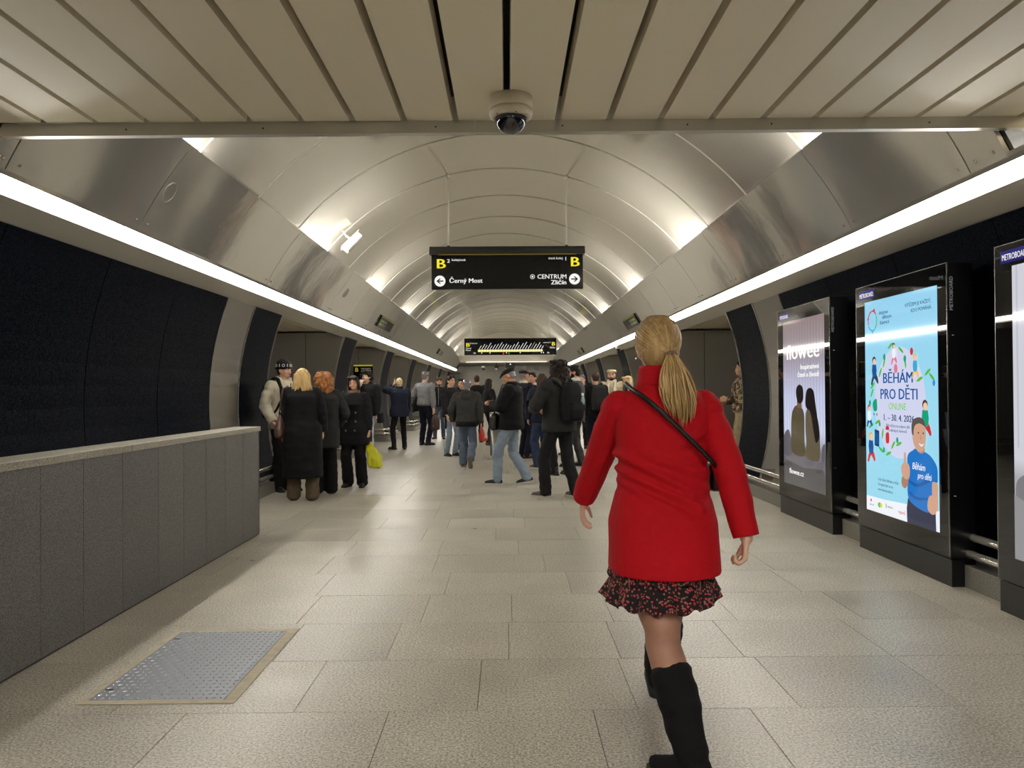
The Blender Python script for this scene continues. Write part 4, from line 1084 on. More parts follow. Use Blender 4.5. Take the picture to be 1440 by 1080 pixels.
        if t.get('hood'):
            for q in range(9):
                an = PI * (q / 8) ; x = .085 * math.cos(an); y = -.075 * math.sin(an) - .01
                p = tl((x, y + .03, 1.49 - .03 * math.sin(an) + .0)); m_.ell(p, (.045, .045, .045 + .015 * math.sin(an)), 10, 7)
            m_.ell(tl((0, -.125 - ad, 1.44)), (.105, .055, .10), 16, 10); m_.ell(tl((0, -.10 - ad * .5, 1.50)), (.09, .05, .05), 14, 9)
        me = remesh(m_, ck, 3, fold=t.get('fold', .009) * .75, fscale=t.get('fs', (6, 6, 13)), foldfn=t.get('foldfn'), name=nm)
        o = link(nm, me, ob, t['m'])
        for a, e, w_ in arms:
            d = (w_ - e).normalized(); s_ = MB(); wq = w_ - d * t.get('sleeve', .0)
            s_.chain([a * .97 + e * .03 + Vector((0, 0, -.020)), a * .5 + e * .5, e], [ur * .93, ur * .95, er], 14)
            s_.tube([e, e * .5 + wq * .5, wq], [er * .97, er * .55 + cr * .45, cr], 18)
            sm2 = remesh(s_, ck * .9, 2, fold=t.get('fold', .009) * 1.1, fscale=(10, 10, 15), name='sleeve'); link('sleeve', sm2, o, t['m'])
        if t.get('rib'):        # knitted waistband and cuffs
            MB().loft([(hem - .03 - drop, 0, 0, .155 + ad, .118 + ad), (hem + .02 - drop, 0, 0, .168 + ad, .13 + ad)], 26).obj('waistband', t['rib'], o, True)
        return o
    top = k.get('top'); topo = None
    if top: topo = garment(top.get('name', 'jacket'), top)
    # collar ring, scarf
    c = k.get('collar')
    if c:
        m_ = MB()
        for q in range(14):
            an = 2 * PI * q / 14; nx = 2 * PI * (q + 1) / 14
            for zz, rr in ((1.485, .080), (1.515, .076)):
                m_.cap(tl((rr * math.cos(an), rr * math.sin(an) * .9 + .0, zz + (.0 if math.sin(an) < .5 else -.02))), tl((rr * math.cos(nx), rr * math.sin(nx) * .9, zz + (.0 if math.sin(nx) < .5 else -.02))), c.get('r', .020), c.get('r', .020), 8)
        link(c.get('name', 'collar'), remesh(m_, .011, 2, name='collar'), ob, c['m'])
    # ---- hair and hats
    hs = k.get('hair'); R_ = random.Random(k.get('seed', 3))
    if hs:
        st, hm = hs[0], HAIR[hs[1]]; m_ = MB()
        def he(x, y, z, r): m_.ell(hd(x, y, z), r, 14, 9, HM)
        if st == 'crop': he(0, -.020, .030, (.080, .092, .086)); he(0, -.045, -.02, (.070, .058, .065))
        elif st == 'short':
            he(0, -.016, .034, (.085, .098, .092)); he(0, -.046, -.02, (.074, .062, .075))
            for q in range(26): he(R_.uniform(-.06, .06), R_.uniform(-.08, .065), .085 + R_.uniform(-.01, .02), (.022, .022, .018))
        elif st == 'bob':
            he(0, -.016, .034, (.09, .1, .094)); he(0, -.05, -.04, (.085, .06, .10))
            for s in (-1, 1): he(s * .078, -.005, -.03, (.022, .05, .10)); he(s * .048, .058, .085, (.04, .03, .025))
        elif st == 'long':
            he(0, -.016, .034, (.09, .1, .094)); he(0, -.05, -.03, (.10, .075, .10)); he(0, -.06, -.07, (.098, .062, .11))
            for s in (-1, 1): he(s * .076, -.01, -.05, (.026, .05, .13))
            for q in range(34):
                a = R_.uniform(-1.2, 1.2); x = .108 * math.sin(a); y = -.085 * math.cos(a) - .01; L = hs[2] if len(hs) > 2 else .2
                m_.chain([hd(x * .9, y, .04), hd(x * 1.05, y - .015, -.07), hd(x * 1.15 + R_.uniform(-.035, .035), y - .035, -.07 - L * R_.uniform(.7, 1.05))], [.02, .018, .007], 6)
        elif st == 'curly':
            he(0, -.016, .034, (.092, .104, .098)); he(0, -.05, -.02, (.085, .07, .09))
            for q in range(90):
                a = R_.uniform(0, 2 * PI); z = R_.uniform(-.09, .13); rr = .1 + R_.uniform(0, .022)
                x, y = rr * math.sin(a), rr * math.cos(a) - .015
                zr = math.sqrt(max(.05, 1 - (max(0, z - .02) / .14) ** 2))
                if y > .05 and z < .055: continue
                he(x * zr, y * zr, z, (.02, .02, .02))
        elif st == 'longcurly':
            he(0, -.016, .034, (.094, .104, .098)); he(0, -.06, -.06, (.1, .07, .13))
            L = hs[2] if len(hs) > 2 else .2
            for q in range(150):
                a = R_.uniform(-2.2, 2.2); z = R_.uniform(-.06 - L, .12); rr = .1 + R_.uniform(0, .03)
                x, y = rr * math.sin(a), -rr * math.cos(a) - .015
                zr = math.sqrt(max(.05, 1 - (max(0, z - .02) / .14) ** 2))
                if y > .03 and z < .06: continue
                he(x * zr, y * zr, z, (.022, .022, .026))
        elif st == 'fringe':
            he(0, -.020, .030, (.079, .088, .078)); he(0, -.045, -.025, (.072, .056, .06))
        link('hair', remesh(m_, hs[3] if len(hs) > 3 else .010, 2, fold=.006 if hs[0] in ('long', 'longcurly', 'curly', 'bob') else .0025, fscale=(50, 50, 14), name='hair'), ob, hm)
    if k.get('beard'):
        m_ = MB(); m_.ell(hd(0, .045, -.082), (.05, .05, .042), 14, 9, HM)
        for s in (-1, 1): m_.ell(hd(s * .052, .02, -.05), (.018, .035, .045), 10, 7, HM)
        m_.chain([hd(-.025, .087, -.046), hd(0, .097, -.043), hd(.025, .087, -.046)], [.007, .008, .007], 8)
        link('beard', remesh(m_, .009, 1, name='beard'), ob, HAIR[k['beard']])
    if k.get('glasses'):
        gl = MB()
        for s in (-1, 1):
            gl.tube([hd(s * .033 + .021 * math.cos(t), .100, .004 + .017 * math.sin(t)) for t in [2 * PI * q / 14 for q in range(15)]], .0022, 6)
            gl.tube([hd(s * .054, .1, .008), hd(s * .078, .07, .008), hd(s * .082, -.005, .004)], .0022, 6)
        gl.tube([hd(-.012, .102, .008), hd(.012, .102, .008)], .0022, 6); gl.obj('glasses', M_bpaint, ob)
    hat = k.get('hat')
    if hat:
        m_ = MB()
        if hat[0] == 'flatcap':
            m_.ell(hd(0, -.014, .066), (.092, .110, .046), 18, 9, HM @ Matrix.Rotation(-.12, 3, 'X')); m_.ell(hd(0, .03, .058), (.085, .088, .032), 18, 9, HM @ Matrix.Rotation(-.2, 3, 'X')); m_.ell(hd(0, -.012, .045), (.086, .102, .028), 18, 9, HM)
            m_.ell(hd(0, .102, .034), (.060, .048, .010), 16, 7, HM @ Matrix.Rotation(-.35, 3, 'X'))
            link('flat_cap', remesh(m_, .010, 2, fold=.003, fscale=(20, 20, 20), name='flat_cap'), ob, hat[1])
        elif hat[0] == 'beanie':
            m_.ell(hd(0, -.014, .055), (.088, .104, .104), 20, 11, HM)
            for q in range(20):
                a, b_ = 2 * PI * q / 20, 2 * PI * (q + 1) / 20
                m_.cap(hd(.086 * math.cos(a), .102 * math.sin(a) - .014, .034 - .012 * math.cos(a * 0)), hd(.086 * math.cos(b_), .102 * math.sin(b_) - .014, .034), .014, .014, 6)
            hb = link('beanie', remesh(m_, .009, 2, name='beanie'), ob, hat[1])
            wm = mat('beanie_print', rgb(220, 220, 215), .8)
            for q in range(9):      # white knitted marks round the band: rings and bars
                a = -1.9 + q * .48; c0 = lambda da, dz: hd(.100 * math.sin(a + da), .116 * math.cos(a + da) - .014, .060 + dz)
                if q % 2 == 0: MB().tube([c0(.15 * math.cos(t), .017 * math.sin(t)) for t in [2 * PI * i / 12 for i in range(13)]], .0035, 6).obj('knit_mark', wm, hb)
                else: MB().tube([c0(0, -.018), c0(0, .020)], .0045, 6).obj('knit_mark', wm, hb)
        elif hat[0] == 'pakol':
            m_.ell(hd(0, -.01, .095), (.10, .112, .028), 18, 9, HM)
            for q in range(18):
                a, b_ = 2 * PI * q / 18, 2 * PI * (q + 1) / 18
                m_.cap(hd(.085 * math.cos(a), .1 * math.sin(a) - .01, .068), hd(.085 * math.cos(b_), .1 * math.sin(b_) - .01, .068), .021, .021, 8)
            link('rolled_hat', remesh(m_, .010, 2, fold=.003, fscale=(20, 20, 20), name='rolled_hat'), ob, hat[1])
    return dict(o=ob, sc=sc, tl=tl, hd=hd, arms=arms, legs=legs, g=g, yaw=yaw, sh=sh, top=topo,
                w=lambda p: ob_world(g, yaw, sc, p), HM=HM)
def ob_world(g, yaw, sc, p):
    return Vector((g.x, g.y, 0)) + Matrix.Rotation(math.radians(yaw), 3, 'Z') @ (Vector(p) * sc)
def follow(P, name, label, cat, group=None):
    t = empty(name, (P['g'].x, P['g'].y, 0), math.radians(P['yaw'])); t.scale = (P['sc'],) * 3
    return tag(t, label, cat, group)
def backpack(P, m, label, bottle=False, z=1.22, size=1.0, strap_m=None):
    t = follow(P, 'backpack', label, 'backpack'); tl = P['tl']
    y0 = -.165
    mb = MB(); secs = []
    for q, (zz, rx, ry) in enumerate(((-.25, .10, .05), (-.235, .14, .085), (-.1, .155, .105), (.08, .15, .10), (.19, .13, .08), (.245, .09, .05))):
        p = tl((0, y0 - .06, z + zz * size)); secs.append((p.z, p.x, p.y - .015, rx * size, ry * size))
    mb.loft(secs, 24, 3)
    body = link('body', remesh(mb, .014, 2, fold=.006, fscale=(8, 8, 8)), t, m)
    mb = MB(); p = tl((0, y0 - .17, z - .1)); mb.loft([(p.z - .11 * size, p.x, p.y, .10 * size, .03), (p.z, p.x, p.y, .115 * size, .045), (p.z + .10 * size, p.x, p.y, .10 * size, .025)], 20, 3)
    link('front_pocket', remesh(mb, .012, 2), t, m)
    for s in (-1, 1):
        pts = [tl((s * .10, y0 - .02, z + .20)), tl((s * .115, -.12, 1.475)), tl((s * .118, -.03, 1.515)), tl((s * .12, .05, 1.50)), tl((s * .13, .135, 1.38)), tl((s * .145, .165, 1.22)), tl((s * .18, .06, 1.06)), tl((s * .12, y0, z - .2))]
        mb = MB(); mb.tube(pts, [.022, .026, .027, .026, .024, .020, .014, .014], 8); mb.obj('strap', strap_m or m, t, True)
    h = [tl((-.03, y0 - .06, z + .22)), tl((-.02, y0 - .05, z + .28)), tl((.02, y0 - .05, z + .28)), tl((.03, y0 - .06, z + .22))]
    MB().tube(h, .009, 8).obj('grab_handle', m, t, True)
    return t
def handbag(P, pts_top, label, m, size=(.16, .05, .13), strap=None, name='handbag', shape='bag'):
    pass
CL = dict(black=cloth('black', 14, 14, 16), black2=cloth('charcoal_black', 23, 22, 24), pea=cloth('pea_black', 17, 17, 20), cream=cloth('cream', 200, 192, 172), charcoal=cloth('charcoal', 52, 51, 50), dgrey=cloth('dark_grey', 36, 35, 36),
          navy=cloth('navy', 26, 30, 46), navy2=cloth('deep_navy', 20, 22, 36), grey=cloth('mid_grey', 122, 122, 124), jeans=cloth('blue_jeans', 88, 100, 118, bump=.5), ljeans=cloth('light_jeans', 132, 146, 162, bump=.5), djeans=cloth('dark_jeans', 46, 58, 86, bump=.5), gjeans=cloth('grey_jeans', 72, 80, 96),
          olive=cloth('olive_brown', 86, 74, 56), tan=cloth('tan', 176, 158, 126), suit=cloth('suit_grey', 66, 65, 66), white=cloth('shirt_white', 214, 212, 206), beige=cloth('beige', 178, 164, 138), pale=cloth('pale_blue', 176, 188, 206, bump=.5))
M_leather = mat('black_leather', rgb(28, 26, 25), .35, bump=.2, bscale=120); M_brownl = mat('brown_leather', rgb(70, 44, 32), .38, bump=.25, bscale=90)
SH = dict(black=dict(m=M_leather), brown=dict(m=mat('shoe_brown', rgb(92, 62, 44), .4)), grey=dict(m=cloth('sneaker_grey', 96, 94, 92), sole=M_sole), dark=dict(m=cloth('sneaker_dark', 44, 44, 46), sole=M_sole), tan=dict(m=mat('shoe_tan', rgb(120, 98, 70), .6)))
# ---------------------------------------------------------------- the crowd, left to right
def B(m, **k): return dict(m=CL[m], **k)
DOWN = ((-.25, .05, .80), (.25, .05, .80))
POCK = ((-.24, .12, .93), (.24, .12, .93))
# young man, beanie
P = person(399, 690, 1.80, -128, 'young person in a cream hooded jacket and black patterned beanie', hands=((-.25, .08, .90), (.25, .12, .93)), top=B('cream', hem=.84, add=.026, hood=1, cuff=.055, fold=.014), bottom=B('black', wide=.05), shoes=SH['black'], hat=('beanie', cloth('beanie_black', 22, 22, 24)), hair=('crop', 'dark'), head=(18, 0, 0), skin='fair')
m_ = MB(); m_.tube([P['tl']((0, .165, z)) for z in (.88, 1.1, 1.3, 1.45)], .006, 6); m_.obj('zip', CL['dgrey'], P['top'])
t = backpack(P, CL['black'], 'black backpack on the back of the person in the cream jacket')
# blonde woman, long black coat
P = person(426, 703, 1.665, 8, 'blonde woman in a long black coat seen from behind', fem=1, face=0, hands=((-.27, .03, .80), (.25, .10, .9)), top=B('black', hem=.30, add=.045, flare=.045, name='coat', fold=.012), bottom=B('olive', wide=.032, hemz=-.012), shoes=dict(m=cloth('boot_brown', 66, 54, 44)), feet=((-.12, .0, 0, 10), (.13, -.06, 0, -6)), hair=('long', 'blonde', .11), collar=dict(m=CL['black'], r=.026))
t = follow(P, 'shoulder_bag', 'brown leather shoulder bag hanging from the black-coated blonde woman', 'bag')
mb = MB(); mb.loft([(.83, -.285, -.05, .05, .13), (.86, -.285, -.05, .07, .165), (.95, -.285, -.05, .075, .15), (1.06, -.28, -.04, .045, .08), (1.15, -.275, -.03, .02, .035)], 20)
link('body', remesh(mb, .013, 2, fold=.008), t, M_brownl)
MB().tube([(-.275, -.03, 1.14), (-.27, -.075, 1.3), (-.24, -.06, 1.48), (-.19, .0, 1.515), (-.22, .06, 1.44), (-.27, .04, 1.28), (-.28, -.02, 1.14)], .014, 8).obj('strap', M_brownl, t, True)
MB().tube([(-.275 + .0, -.03 + .03 * math.cos(a), 1.18 + .03 * math.sin(a)) for a in [2 * PI * i / 12 for i in range(13)]], .006, 6).obj('ring', M_tube, t, True)
# ginger person behind her
P = person(456, 694, 1.62, 18, 'ginger-haired person in a dark jacket half hidden behind the black-coated blonde woman', fem=1, face=0, hands=((-.25, .15, .95), (.24, .22, 1.0)), top=B('dgrey', hem=.66, add=.05, fold=.013), bottom=B('black', wide=.035), shoes=SH['black'], hair=('longcurly', 'ginger', .1), seed=5)
g_ = MB()
for s in (-1, 1): g_.ell(P['hd'](s * .035, .03, .125), (.03, .016, .022), 10, 7)
g_.tube([P['hd'](-.06, .02, .12), P['hd'](-.09, -.04, .08)], .004); g_.tube([P['hd'](.06, .02, .12), P['hd'](.09, -.04, .08)], .004)
g_.obj('sunglasses', mat('amber_glass', rgb(120, 84, 30), .15), P['o'], True)
# woman in pea coat
P = person(499, 684, 1.60, 172, 'smiling dark-haired woman in a black double-breasted coat holding a yellow bag', fem=1, smile=.006, skin='warm', hands=((-.27, .06, .80), (.13, .22, 1.14)), palm=((1, .2, 0), (-1, .0, .2)), hdir=(None, (-.8, .4, .5)), curl=(1.1, 1.2), top=B('pea', hem=.66, add=.03, flare=.075, name='coat', bust=1), bottom=B('black2', wide=.03), shoes=SH['black'], feet=((-.13, .02, 0, 14), (.10, .02, 0, -6)), hair=('bob', 'dark'), head=(8, 2, 6), collar=dict(m=cloth('scarf_print', 132, 108, 86, var=.6), r=.018, name='scarf'))
for z in (1.17, 1.03, .89):
    for x in (-.075, .07):
        c = P['tl']((x, .17 + (.03 if z < 1 else 0.0) + (.012 if z < .95 else 0), z)); MB().ell(c, (.016, .012, .016), 10, 7).obj('button', mat('button', rgb(110, 104, 96), .3), P['top'], True)
MB().tube([P['tl']((.0, .165, 1.32)), P['tl']((.02, .175, 1.1)), P['tl']((.02, .205, .9)), P['tl']((.02, .235, .68))], .004, 6).obj('front_edge', CL['black'], P['top'])
w_ = P['arms'][0][2]
t = follow(P, 'carrier_bag', 'bright yellow carrier bag in the hand of the double-breasted coat woman', 'bag')
mb = MB(); secs = []
for z, rx, ry, ox in ((.30, .04, .05, -.12), (.32, .10, .10, -.11), (.45, .10, .10, -.085), (.6, .075, .06, -.04), (.70, .03, .03, 0)): secs.append((z, w_.x + ox, w_.y + .01, rx, ry))
mb.loft(secs, 26, 3.4); yb = link('body', remesh(mb, .010, 1, fold=.034, fscale=(13, 13, 9)), t, mat('bag_yellow', rgb(206, 204, 30), .45, bump=.3, bscale=20))
for s in (-1, 1): MB().tube([(w_.x + s * .012, w_.y + .02 * s, .68), (w_.x + s * .01, w_.y + .012 * s, .735), (w_.x, w_.y + .04 * s, .68)], .008, 6).obj('handle', MAT['bag_yellow'], t, True)
t = follow(P, 'handbag', 'black handbag at the hip of the double-breasted coat woman', 'bag')
mb = MB(); mb.loft([(.84, .30, -.02, .05, .11), (.87, .30, -.02, .075, .14), (1.0, .29, -.02, .075, .13), (1.06, .29, -.02, .05, .1)], 20, 2.8); link('body', remesh(mb, .014, 2, fold=.008), t, M_leather)
MB().tube([(.28, -.02, 1.05), (.26, -.07, 1.3), (.2, -.03, 1.5), (.2, .05, 1.46), (.27, .06, 1.25), (.29, .0, 1.05)], .012, 8).obj('strap', M_leather, t, True)
# curly person
P = person(516, 647, 1.80, 168, 'curly dark-haired person with hand on chin in a hooded dark jacket', hands=((-.25, .06, .86), (.07, .165, 1.44)), palm=((1, .2, 0), (0, -1, 0)), hdir=(None, (-.35, .0, 1)), curl=(.6, 1.1), top=B('black2', hem=.86, add=.03, hood=1), bottom=B('pale', wide=.01), shoes=SH['black'], hair=('curly', 'dark'), skin='pale', collar=dict(m=CL['tan'], r=.016, name='hood_lining'), elbow=((-.5, -.6, -.1), (.5, .1, -.6)), brow='black')
t = follow(P, 'shoulder_bag', 'dark sling bag by the hip of the curly dark-haired person', 'bag')
mb = MB(); mb.loft([(.72, -.29, .02, .04, .07), (.74, -.29, .02, .06, .10), (.92, -.285, .02, .05, .09), (.95, -.28, .02, .03, .06)], 18, 3); link('body', remesh(mb, .014, 2), t, CL['black'])
MB().tube([(-.27, .02, .94), (-.2, .16, 1.2), (.0, .175, 1.42), (.12, .06, 1.50), (.1, -.1, 1.45), (-.15, -.165, 1.2), (-.27, -.03, .94)], .012, 6).obj('strap', CL['black'], t, True)
# navy jacket, on the phone
P = person(562, 632, 1.70, 22, 'fair-haired person in a navy jacket holding a phone to the ear', face=0, hands=((-.13, .10, 1.56), (.24, .10, .88)), elbow=((-.7, .1, -.9), (.5, -.6, -.1)), hdir=((.3, -.1, 1), None), palm=((1, 0, 0), (-1, .2, 0)), curl=(.8, .5), top=B('navy', hem=.80, add=.045, flare=.02), bottom=B('black2'), shoes=SH['black'], hair=('crop', 'lightblond'), collar=dict(m=CL['navy'], r=.024), feet=((-.13, .02, 0, 30), (.12, -.02, 0, -14)))
t = follow(P, 'phone', 'white phone held to the ear of the navy jacket person', 'phone')
a_ = Vector((-.10, .075, 1.66)); MB().box(a_.x - .006, a_.x + .006, a_.y - .036, a_.y + .036, a_.z - .07, a_.z + .07).obj('body', M_white, t, bevel=.004); MB().box(a_.x - .009, a_.x - .006, a_.y + .0, a_.y + .025, a_.z + .03, a_.z + .06).obj('camera_bump', M_bpaint, t)
# grey sweater
P = person(598, 626, 1.88, -28, 'tall grey-haired person in a grey sweater carrying a dark jacket', face=1, hands=((-.24, .20, 1.05), (.25, .0, .82)), top=B('grey', hem=.96, add=.02, name='sweater', rib=cloth('rib_grey', 96, 96, 98), fold=.014), bottom=B('navy2', wide=.005), shoes=SH['black'], hair=('short', 'grey'), brow='grey', feet=((-.10, .0, 0, 12), (.10, -.03, 0, -20)))
t = follow(P, 'folded_jacket', 'dark jacket draped over the arm of the grey sweater person', 'jacket')
mb = MB(); mb.loft([(.80, -.29, .12, .06, .10), (.84, -.29, .12, .085, .15), (1.0, -.28, .12, .085, .15), (1.10, -.27, .12, .075, .13), (1.14, -.26, .12, .05, .1)], 22); link('body', remesh(mb, .014, 2, fold=.025, fscale=(9, 9, 6)), t, CL['black2'])
mb = MB(); mb.chain([(-.33, .10, 1.12), (-.37, .05, .95), (-.36, .05, .80)], [.05, .055, .04]); link('sleeve', remesh(mb, .014, 2, fold=.012), t, CL['charcoal'])
t = follow(P, 'tote_bag', 'dark maroon bag hanging from the right hand of the grey sweater person', 'bag')
mb = MB(); mb.loft([(.36, .27, .03, .05, .13), (.38, .27, .03, .065, .16), (.62, .27, .03, .055, .14), (.70, .27, .03, .02, .08)], 20, 3); link('body', remesh(mb, .014, 2, fold=.012), t, mat('maroon_leather', rgb(58, 32, 30), .5))
MB().tube([(.27, -.04, .68), (.262, -.02, .74), (.262, .05, .74), (.27, .09, .68)], .009, 6).obj('handle', MAT['maroon_leather'], t, True)
# facing man in black jacket
P = person(618, 617, 1.77, 178, 'bearded person in a black zip jacket and grey jeans facing the viewer', hands=POCK, top=B('black', hem=.92, add=.035, fold=.013), bottom=B('gjeans'), shoes=SH['brown'], hair=('short', 'brown'), beard='brown', head=(10, 12, 0), feet=((-.12, .02, 0, 12), (.12, .02, 0, -14)))
MB().tube([P['tl']((0, .172, z)) for z in (.95, 1.1, 1.3, 1.45)], .006, 6).obj('zip', M_trim, P['top'])
# two faces behind the grey-haired walker
P = person(634, 641, 1.70, -138, 'dark-haired person in light jeans behind the grey-haired walker, left face', hands=((-.24, .16, .92), (.24, .16, .90)), top=B('black2', hem=.84, add=.03), bottom=B('ljeans'), shoes=SH['black'], hair=('short', 'dark'))
t = follow(P, 'umbrella', 'short folded black umbrella hanging beside the light jeans person', 'umbrella'); mb = MB(); mb.chain([(.25, .16, .86), (.25, .16, .62)], [.028, .02]); mb.obj('canopy', CL['black'], t, True); MB().tube([(.25, .16, .88), (.25, .16, .94)], .008, 6).obj('handle', M_bpaint, t, True)
P = person(650, 632, 1.66, 165, 'person facing the viewer close behind the grey-haired walker', hands=DOWN, top=B('dgrey', hem=.86, add=.02), bottom=B('black2'), shoes=SH['black'], hair=('short', 'dark'), skin='warm')
# grey haired walker
P = person(657, 657, 1.60, -4, 'grey-haired person in a grey hooded jacket walking away', face=0, hands=((-.30, .12, .92), (.28, -.02, .86)), lean=.03, top=B('charcoal', hem=.88, add=.045, hood=1, fold=.012), bottom=B('jeans', wide=.022), shoes=dict(m=cloth('sneaker_taupe', 70, 64, 54), sole=mat('taupe_sole', rgb(112, 100, 80), .8)), feet=((-.09, .10, 0, 6), (.10, -.30, .12, -6, 62)), hair=('short', 'grey'), drop=.02)
MB().loft([(.80, 0, 0, .205, .165), (.83, 0, 0, .222, .182), (.90, 0, 0, .224, .184), (.915, 0, 0, .20, .16)], 28, 2.4).obj('hem_band', CL['black'], P['top'], True)
t = follow(P, 'carrier_bag', 'red and white carrier bag in the right hand of the grey-haired walker', 'bag')
mb = MB(); mb.loft([(.50, .33, -.02, .04, .04), (.52, .34, -.02, .085, .08), (.66, .33, -.02, .075, .07), (.80, .29, -.02, .02, .02)], 18, 2.6); link('body', remesh(mb, .012, 2, fold=.022, fscale=(9, 9, 7)), t, mat('bag_red', rgb(196, 52, 36), .5))
mb = MB(); mb.loft([(.57, .385, -.08, .03, .03), (.70, .37, -.07, .03, .035), (.79, .31, -.03, .01, .01)], 12); link('white_panel', remesh(mb, .01, 1), t, mat('bag_white', rgb(220, 214, 206), .5))
MB().tube([(.285, -.03, .79), (.28, -.02, .83), (.285, 0, .79)], .008, 6).obj('handle', MAT['bag_red'], t, True)
# dark figures in the middle
P = person(671, 622, 1.80, 4, 'brown-haired person in a black coat behind the grey-haired walker', face=0, hands=DOWN, top=B('black', hem=.75, add=.03), bottom=B('black2'), shoes=SH['black'], hair=('crop', 'brown'))
P = person(688, 626, 1.68, -62, 'black-haired woman in black clothes left of the litter bin', fem=1, hands=((-.2, .24, 1.06), (.2, .20, .98)), top=B('black', hem=.84, add=.025), bottom=B('black2'), shoes=SH['tan'], hair=('long', 'black', .2), skin='warm')
# flat cap man in front
P = person(720, 681, 1.73, 78, 'older person in a black flat cap and light jeans checking a wrist', hands=((-.02, .30, 1.20), (.06, .30, 1.24)), elbow=((-.6, -.2, -.8), (.6, -.2, -.8)), hdir=((.7, .5, .3), (-.7, .5, .1)), palm=((0, -.3, -1), (0, -.3, -1)), curl=(.9, .8), top=B('black', hem=.83, add=.045, flare=.01, fold=.013), bottom=B('ljeans', wide=.012, fold=.016), shoes=dict(m=cloth('sneaker_dark', 44, 44, 46), sole=M_sole), hair=('crop', 'grey'), brow='grey', hat=('flatcap', cloth('cap_black', 24, 24, 26)), head=(0, 22, 0), skin='tan', feet=((-.08, .20, 0, 6), (.09, -.22, .02, -6, 12)), collar=dict(m=CL['black'], r=.026), drop=.02)
t = follow(P, 'shoulder_bag', 'black shoulder bag at the hip of the flat cap person in light jeans', 'bag')
mb = MB(); mb.loft([(.80, -.02, .24, .11, .05), (.83, -.02, .25, .14, .07), (1.0, -.02, .25, .13, .065), (1.05, -.02, .24, .10, .04)], 20, 3); link('body', remesh(mb, .013, 2), t, M_leather)
MB().tube([(-.12, .24, 1.03), (-.16, .19, 1.25), (-.08, .12, 1.46), (.05, .0, 1.51), (.12, -.12, 1.42), (.2, -.14, 1.2), (.19, .1, 1.0), (.10, .24, 1.03)], .012, 6).obj('strap', M_leather, t, True)
MB().tube([P['arms'][0][2] + Vector((.0, .034 * math.cos(a), .034 * math.sin(a))) for a in [2 * PI * i / 12 for i in range(13)]], .007, 6).obj('watch', M_bpaint, P['o'])
# second flat cap, navy suit
P = person(737, 644, 1.80, -52, 'person in a dark cap and navy suit with brown shoes', hands=((-.2, .2, .95), (.22, .14, .86)), top=B('navy2', hem=.72, add=.025), bottom=B('navy2', wide=.005), shoes=SH['brown'], hair=('crop', 'grey'), hat=('flatcap', cloth('cap_maroon', 40, 32, 34)), skin='tan', collar=dict(m=CL['white'], r=.014), brow='grey')
P = person(750, 640, 1.76, 150, 'person in a dark suit and white shirt facing the capped navy suit person', hands=DOWN, top=B('black', hem=.78, add=.02), bottom=B('navy2'), shoes=SH['black'], hair=('short', 'dark'), skin='warm', collar=dict(m=CL['white'], r=.014))
P = person(757, 634, 1.64, 10, 'person in beige trousers hidden behind the long brown-haired one', hands=DOWN, face=0, top=B('black2', hem=.86), bottom=B('tan'), shoes=SH['black'], hair=('crop', 'dark'))
# long brown hair, navy jacket
P = person(763, 659, 1.66, 20, 'long brown-haired person in a navy jacket and blue jeans seen from behind', fem=1, face=0, hands=((-.22, .14, .92), (.24, .06, .84)), top=B('navy', hem=.85, add=.04), bottom=B('djeans', wide=.015), shoes=dict(m=SH['brown']['m'], sole=M_sole), hair=('long', 'brown', .2), feet=((-.09, .04, 0, 22), (.1, .0, 0, 8)))
# tall dark head behind the backpack person
P = person(789, 668, 1.84, 30, 'tall dark-haired person just behind the curly-haired backpack wearer', face=0, hands=DOWN, top=B('black', hem=.8), bottom=B('black2'), shoes=SH['black'], hair=('short', 'black'))
# backpack person with long curly hair
P = person(787, 699, 1.75, 38, 'long curly-haired person in dark clothes with a black backpack', face=1, hands=((-.20, .30, 1.12), (.10, .28, 1.10)), elbow=((-.7, -.4, -.6), (.7, -.4, -.6)), top=B('dgrey', hem=.84, add=.05, flare=.01, fold=.013), bottom=B('black2', wide=.018), shoes=dict(m=cloth('sneaker_warm', 92, 84, 78), sole=M_sole), hair=('longcurly', 'dark', .17), curl=(1.0, .9), palm=((1, 0, .3), (-1, 0, .3)), feet=((-.15, .10, 0, 30), (.14, -.16, .0, 0)), seed=9, beard='dark')
t = backpack(P, CL['black'], 'black backpack with a bottle on the long curly-haired person', strap_m=CL['charcoal'])
bt = follow(P, 'water_bottle', 'pale green water bottle in the side pocket of the big black backpack', 'bottle')
bm = mat('bottle_green', rgb(120, 138, 128), .15, spec=.6)
MB().lathe([(.034, 0), (.038, .01), (.038, .10), (.030, .125), (.018, .145), (.018, .155)], 18, (.10, -.325, 1.14)).obj('body', bm, bt, True); MB().lathe([(.02, .155), (.02, .185), (.012, .19)], 14, (.10, -.325, 1.14)).obj('cap', M_white, bt, True)
MB().lathe([(.042, -.03), (.044, .04), (.040, .045)], 16, (.10, -.325, 1.14)).obj('pocket', CL['black2'], t, True)
ph = follow(P, 'phone', 'dark phone in the raised hand of the long curly-haired person', 'phone')
q_ = P['arms'][0][2] + Vector((.02, .10, .05)); MB().box(q_.x - .035, q_.x + .035, q_.y - .005, q_.y + .005, q_.z - .06, q_.z + .07).obj('body', M_bpaint, ph, bevel=.003)
